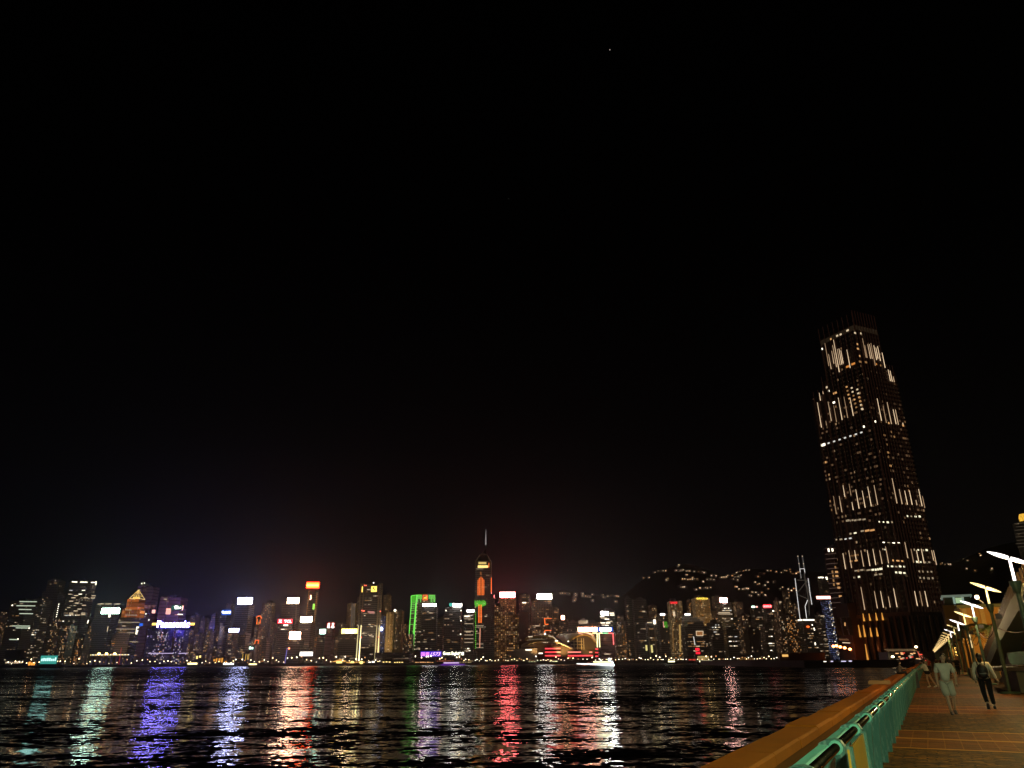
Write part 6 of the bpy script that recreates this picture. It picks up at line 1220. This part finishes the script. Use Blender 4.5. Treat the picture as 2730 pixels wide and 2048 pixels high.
# amber colonnade behind the poles
cmesh = None; colp = None; k = 0
u_ = 96.0
while u_ < 340:
    if colp is None:
        colp = empty('colonnade_post', (0, 0, 0)); MB().tube([(0, 0, 0), (0, 0, 3.6)], .16, 8).build('shaft', pbr('ochre post', (.45, .28, .10), .7), colp); MB().box(-.3, .3, -.3, .3, 3.6, 3.75).build('cap', pbr('ochre post', (.45, .28, .10), .7), colp); q = colp
    else: q = copy_tree(colp)
    q.location = uvz(u_, 4.35); q.rotation_euler = (0, 0, -YAW); tag(q, nth('op')+' slender ochre post of the amber lit row behind the far lamp posts', 'post', 'amber lit posts behind the lamp row'); u_ += 8.2
for u_ in (108, 150, 200, 260, 320): plight(uvz(u_, 3.9, .6), 110, (1, .45, .12))
g = P0('lit_pillar', 92, 4.15, 0, 'bright pale lit pillar behind the fifth and sixth lamp poles', 'pillar'); MB().box(-.12, .12, -.12, .12, 0, 4.2).build('shaft', pale, g); MB().box(-.1, .1, -.16, -.125, 2.6, 3.9).build('lit_panel', lit('pillar glow', (1, .75, .35), 1.1, False), g); MB().box(-.1, .1, -.16, -.125, .2, 1.3).build('lit_panel', lit('pillar glow', (1, .75, .35), 1.1, False), g)
g = P0('planter', 78, 3.9, 0, 'low green box planter with leaves between the far lamp posts', 'planter'); MB().box(-.9, 1.2, -1, 3, 0, .8).build('wall', pbr('green grey planter wall', (.16, .17, .12), .8), g); m = MB(); r = random.Random(5); leaves(m, (0, .5, 1.0), (.8, 1, .4), 260, .1, r); m.build('foliage', leafm, g)
# ------------------------------------------------------------------ people
def skin_mesh(joints, bones, rad, name='tmp', sub=2):
    me = bpy.data.meshes.new(name); me.from_pydata([Vector(j) for j in joints], bones, []); o = bpy.data.objects.new(name, me); COL.objects.link(o)
    md = o.modifiers.new('s', 'SKIN'); md.use_smooth_shade = True
    for i, v in enumerate(me.skin_vertices[0].data): q = rad[i]; v.radius = q if isinstance(q, (tuple, list)) else (q, q)
    me.skin_vertices[0].data[0].use_root = True
    s = o.modifiers.new('d', 'SUBSURF'); s.levels = sub; s.render_levels = sub
    dg = bpy.context.evaluated_depsgraph_get(); e_ = o.evaluated_get(dg); r_ = bpy.data.meshes.new_from_object(e_); bpy.data.objects.remove(o); return r_
def mesh_to(m, me, mi=0):
    m.add([v.co.copy() for v in me.vertices], [tuple(p.vertices) for p in me.polygons], mi)
SKIN = pbr('warm skin', (.48, .32, .22), .5, 0, .08, 8); HAIR = pbr('black hair', (.012, .010, .009), .5, 0, .3, 20); EYE_M = pbr('dark eye', (.03, .02, .02), .3); LIP = pbr('lips', (.30, .12, .10), .5)
def cloth(name, col, rough=.85): return pbr('cloth '+name, col, rough, 0, .18, 7, .35)
def hand(m, wrist, dirv, side, curl=.5):
    """palm and five fingers added to the body mesh"""
    d = Vector(dirv).normalized(); palm_n = Vector((side, 0, 0)); f = d.cross(palm_n).normalized(); w_ = Vector(wrist)
    m.tube([w_-d*.02, w_+d*.03, w_+d*.085], [.024, .034, .033], 8)
    for k, L_ in enumerate((.068, .078, .074, .06)):
        b_ = w_+d*.075+f*(.027-.018*k); i_ = -palm_n*curl
        m.tube([b_, b_+(d+i_*.3).normalized()*L_*.5, b_+(d+i_*.3).normalized()*L_*.5+(d+i_*1.2).normalized()*L_*.5], [.0095, .0085, .006], 6)
    tb = w_+d*.03+f*.03; m.tube([tb, tb+(d*.6+f*.8).normalized()*.035, tb+(d*.9+f*.45).normalized()*.062], [.011, .010, .007], 6)
def person(loc, rz, label, J, colors, face=True, hair='short', H=1.74, group=None, backpack=False, shorts=True, detail=True, hold=None):
    """J: joints of both arms and legs in a frame where the person faces +y"""
    g = empty('person', loc, label, 'person', group, rz); s = H/1.74
    pel, ch, nk, hd = J['pelvis'], J['chest'], J['neck'], J['head']
    js = [pel, [(a+b)/2 for a, b in zip(pel, ch)], ch, nk]; bones = [(0, 1), (1, 2), (2, 3)]; rad = [(.15, .10), (.14, .10), (.15, .10), (.052, .055)]
    def chain(start, pts, rr):
        p = start
        for q, rr_ in zip(pts, rr): js.append(q); rad.append(rr_); bones.append((p, len(js)-1)); p = len(js)-1
        return p
    for sd in 'LR':
        chain(2, J['arm'+sd], [.052, .040, .026]); chain(0, J['leg'+sd][:3], [(.085, .085), .056, .036])
    body = skin_mesh(js, bones, rad); m = MB(); mesh_to(m, body)
    h = Vector(hd); m.ball(h, (.073, .092, .112), 14, 12); m.tube([Vector(nk), h-Z*.05], [.052, .05], 10)
    m.ball(h+Vector((0, .03, -.055)), (.052, .058, .055), 10, 8)                       # jaw
    for sx_ in (-1, 1): m.ball(h+Vector((sx_*.074, .0, -.008)), (.010, .018, .028), 6, 5)   # ears
    if face:
        m.tube([h+Vector((0, .088, .012)), h+Vector((0, .110, -.028)), h+Vector((0, .090, -.034))], [.008, .015, .012], 6)
        for sx_ in (-1, 1): m.ball(h+Vector((sx_*.029, .080, .008)), (.014, .010, .007), 8, 6, 1)
        m.ball(h+Vector((0, .082, -.063)), (.024, .011, .008), 8, 6, 2)
        for sx_ in (-1, 1): m.tube([h+Vector((sx_*.015, .088, .028)), h+Vector((sx_*.045, .076, .030))], .004, 5, 1)
    for sd, sx_ in (('L', -1), ('R', 1)):
        a = Vector(J['arm'+sd][2]); d = a-Vector(J['arm'+sd][1]); hand(m, a, d, sx_*-1 if False else sx_)
    b_ = m.build('body', [SKIN, EYE_M, LIP], g, smooth=True)
    # shirt
    js2 = [[pel[0], pel[1], pel[2]-.06], [(a+b)/2 for a, b in zip(pel, ch)], [ch[0], ch[1], ch[2]-.02], [nk[0], nk[1], nk[2]-.03]]; rd2 = [(.215, .155), (.195, .145), (.185, .125), (.072, .072)]; bn2 = [(0, 1), (1, 2), (2, 3)]
    for sd in 'LR':
        A = J['arm'+sd]; e_ = Vector(A[0]).lerp(Vector(A[1]), J.get('sleeve', .7)); js2.append(A[0]); rd2.append(.078); bn2.append((2, len(js2)-1)); js2.append(tuple(e_)); rd2.append(.070 if J.get('sleeve', .7) < 1 else .05); bn2.append((len(js2)-2, len(js2)-1))
        if J.get('sleeve', .7) >= 1: js2.append(tuple(Vector(A[1]).lerp(Vector(A[2]), .85))); rd2.append(.042); bn2.append((len(js2)-2, len(js2)-1))
    sh = bpy.data.meshes.new('shirt'); mm = MB(); mesh_to(mm, skin_mesh(js2, bn2, rd2)); mm.build('shirt', colors[0], b_, smooth=True)
    js3 = [[pel[0], pel[1], pel[2]+.09]]; rd3 = [(.175, .13)]; bn3 = []
    for sd in 'LR':
        Lg = J['leg'+sd]; js3.append(Lg[0]); rd3.append((.108, .112)); bn3.append((0, len(js3)-1)); k_ = Vector(Lg[1])
        if shorts: e_ = Vector(Lg[0]).lerp(k_, J.get('short', .85)); js3.append(tuple(e_)); rd3.append((.115, .118)); bn3.append((len(js3)-2, len(js3)-1))
        else:
            js3.append(tuple(k_)); rd3.append(.082); bn3.append((len(js3)-2, len(js3)-1)); js3.append(tuple(k_.lerp(Vector(Lg[2]), .92))); rd3.append(.066); bn3.append((len(js3)-2, len(js3)-1))
    mm = MB(); mesh_to(mm, skin_mesh(js3, bn3, rd3)); mm.build('shorts' if shorts else 'trousers', colors[1], b_, smooth=True)
    # shoes
    for sd in 'LR':
        Lg = J['leg'+sd]; a = Vector(Lg[2]); t = Vector(Lg[3]); d = (t-a).normalized(); mm = MB(); c = a.lerp(t, .45)-Z*.028
        mm.tube([a-d*.05-Z*.03, a+d*.03-Z*.03, a+d*.13-Z*.045, a+d*.20-Z*.055], [.035, .046, .044, .026], 10); mm.build('shoe', colors[2], b_, smooth=True)
    if hair == 'short': mm = MB(); mm.ball(h+Vector((0, -.014, .030)), (.082, .094, .098), 14, 10); mm.build('hair', HAIR, b_, smooth=True)
    else:
        mm = MB(); mm.ball(h+Vector((0, -.02, .020)), (.092, .100, .112), 14, 10); mm.ball(h+Vector((0, -.075, -.07)), (.075, .05, .12), 10, 8); mm.build('hair', HAIR, b_, smooth=True)
    g.scale = (s, s, s)
    return g, b_
stand = dict(pelvis=(0, 0, .95), chest=(0, 0, 1.30), neck=(0, .01, 1.46), head=(0, .03, 1.615))
def J_(**k): d = dict(stand); d.update(k); return d
# man in pale shirt and shorts walking towards the camera (he faces the camera, along -U)
mj = J_(chest=(-.02, .0, 1.30), neck=(-.035, .01, 1.465), head=(-.05, .03, 1.62),
        armL=[(-.215, 0, 1.385), (-.30, -.06, 1.12), (-.285, .03, .87)], armR=[(.175, 0, 1.385), (.225, .0, 1.11), (.235, .09, .86)],
        legL=[(-.095, 0, .90), (-.13, .03, .50), (-.115, -.14, .12), (-.115, .02, .03)], legR=[(.095, 0, .90), (.06, .16, .50), (.03, .20, .09), (.03, .38, .04)], sleeve=.85, short=1.04)
person(uvz(27.9, .36), -YAW+math.pi+math.radians(6), 'man in a pale grey green t-shirt and shorts walking towards the camera', mj, [cloth('pale grey shirt', (.50, .50, .43)), cloth('pale grey shorts', (.42, .43, .36)), cloth('grey shoe', (.12, .11, .12))], H=1.76)
bj = J_(armL=[(-.195, 0, 1.385), (-.27, -.02, 1.12), (-.26, .06, .88)], armR=[(.195, 0, 1.385), (.285, -.03, 1.13), (.36, .02, .90)],
        legL=[(-.095, 0, .90), (-.10, .08, .50), (-.06, -.18, .16), (-.06, -.10, .03)], legR=[(.095, 0, .90), (.10, .10, .49), (.12, .10, .09), (.13, .28, .035)], sleeve=1.0, head=(-.02, .02, 1.61))
g, bb_ = person(uvz(31.3, 1.58), -YAW+math.radians(-3), 'person in a white long sleeved top and black trousers with a dark backpack, walking away', bj, [cloth('white top', (.68, .64, .52)), cloth('black trousers', (.008, .008, .009)), cloth('dark shoe', (.06, .05, .06))], shorts=False, hair='long', H=1.78, face=False)
bag = empty('backpack', g.location + uvz(0, 0, 0), 'rounded dark backpack worn by the person in the white top', 'backpack', None, g.rotation_euler.z); bag.scale = g.scale
blk = cloth('black nylon', (.018, .016, .016), .5); m = MB()
for z_, sc_ in ((0, 1),):
    m.ball((0, -.235, 1.16), (.165, .10, .24), 14, 12)
m.ball((0, -.31, 1.06), (.125, .055, .11), 12, 8); m.build('bag_body', blk, bag, smooth=True)
MB().box(-.10, .10, -.372, -.36, 1.085, 1.095).build('zip', pbr('grey zip', (.2, .18, .16), .4, .5), bag)
for sx_ in (-1, 1): MB().tube([(sx_*.10, -.16, 1.36), (sx_*.115, -.06, 1.46), (sx_*.12, .06, 1.455), (sx_*.13, .13, 1.34), (sx_*.15, .05, 1.05), (sx_*.13, -.17, .98)], .021, 6).build('strap', blk, bag)
MB().tube([(-.03, -.19, 1.39), (0, -.2, 1.435), (.03, -.19, 1.39)], .01, 5).build('grab_loop', blk, bag)
# girl leaning on the railing
gj = J_(chest=(0, .10, 1.27), neck=(0, .15, 1.42), head=(0, .20, 1.555), armL=[(-.17, .11, 1.345), (-.20, .30, 1.13), (-.10, .47, 1.08)], armR=[(.17, .11, 1.345), (.20, .30, 1.13), (.08, .47, 1.08)],
        legL=[(-.09, 0, .90), (-.09, .06, .49), (-.10, -.02, .09), (-.10, .14, .03)], legR=[(.09, 0, .90), (.13, -.14, .50), (.22, -.32, .10), (.22, -.17, .03)], sleeve=.9, short=.4)
person(uvz(53.4, -.18), -YAW+math.radians(78), 'person in a white top and black shorts leaning on the railing with both arms', gj, [cloth('white tee', (.72, .70, .60)), cloth('black shorts', (.01, .01, .01)), cloth('white shoe', (.75, .70, .6))], hair='long', H=1.62)
# people farther along
def walker(u_, v_, rz, label, c0, c1, ph, H=1.7, hair='short', shorts=False):
    a = .18*ph; j = J_(armL=[(-.19, 0, 1.385), (-.23, -.1*ph, 1.13), (-.22, -.02-a, .90)], armR=[(.19, 0, 1.385), (.23, .1*ph, 1.13), (.22, .1+a, .90)], legL=[(-.09, 0, .9), (-.09, .06+.1*ph, .5), (-.09, .2*ph, .1), (-.09, .2*ph+.16, .035)], legR=[(.09, 0, .9), (.09, .04, .5), (.09, -.2*ph, .1), (.09, -.2*ph+.16, .035)], sleeve=.8)
    person(uvz(u_, v_), -YAW+rz, label, j, [cloth(label[:24], c0), cloth(label[:20]+'x', c1), cloth('dark shoe', (.05, .05, .05))], hair=hair, H=H, shorts=shorts, face=False)
walker(96, -.05, 0, 'person in a dark orange red top beyond the one leaning on the railing', (.35, .03, .02), (.03, .03, .03), 1); walker(88, -.35, .3, 'person in a grey brown top beside the one in dark red', (.20, .16, .12), (.04, .04, .04), .6, hair='long')
walker(92, 1.35, 3.1, 'person in dark clothes coming along the middle of the promenade', (.02, .02, .02), (.02, .02, .02), .9); walker(90, 1.9, 3.2, 'tall person in black jacket walking near the lamp posts', (.015, .015, .018), (.012, .012, .012), .7, H=1.8); walker(86, 2.35, 3.0, 'second person in black right beside the lamp posts', (.02, .015, .015), (.01, .01, .01), 1.0, H=1.76)
walker(118, .9, 0, 'small far person in dark clothes behind the walking man', (.06, .03, .02), (.03, .02, .02), .8); walker(124, 1.5, 0, 'small far person with a reddish top behind the walking man', (.18, .05, .03), (.03, .02, .02), .5)
# angler sitting on the parapet far off
fj = J_(pelvis=(0, 0, .10), chest=(0, .06, .46), neck=(0, .09, .62), head=(0, .12, .77), armL=[(-.19, .06, .54), (-.22, .26, .36), (-.05, .44, .38)], armR=[(.19, .06, .54), (.22, .26, .36), (.05, .44, .38)], legL=[(-.09, .05, .08), (-.11, .45, .12), (-.11, .50, -.28), (-.11, .64, -.34)], legR=[(.09, .05, .08), (.11, .45, .12), (.11, .50, -.28), (.11, .64, -.34)], sleeve=.8)
a = uvz(62, -1.98, .60); person(a, -YAW+math.radians(-90+15), 'angler sitting on the parapet by the water, left of the one on the railing', fj, [cloth('grey brown jacket', (.22, .18, .15)), cloth('dark trousers', (.03, .03, .03)), cloth('dark shoe', (.05, .05, .05))], shorts=False, H=1.7)
d = Vector((-math.sin(-YAW+math.radians(-75)), math.cos(-YAW+math.radians(-75)), 0)); g = empty('fishing_rod', a+d*.42+Z*.36, 'thin fishing rod held by the angler', 'fishing rod'); MB().tube([(0, 0, 0), tuple(d*1.0+Z*.7), tuple(d*2.2+Z*1.2)], [.012, .008, .004], 5).build('rod', frame_m, g)
# red marker on the ledge
g = P0('bollard', 24.5, -1.45, 0, 'small red box lying on the ledge between parapet and railing', 'box'); MB().box(-.2, .2, -.3, .3, 0.02, .35).box(-.16, .16, -.26, .26, .35, .39).build('body', pbr('red paint', (.45, .03, .02), .5), g)
# ------------------------------------------------------------------ night haze over the harbour
if HAZE > 0:
    d = ND('thin night haze'); v = d.n('VolumePrincipled'); v.inputs['Color'].default_value = (.85, .82, .85, 1); v.inputs['Density'].default_value = HAZE; v.inputs['Anisotropy'].default_value = .85
    d.t.links.new(v.outputs[0], d.out.inputs['Volume'])
    tag(MB().box(-5000, 5000, -200, 4750, -8, 345).build('haze', d.mat), kind='stuff')
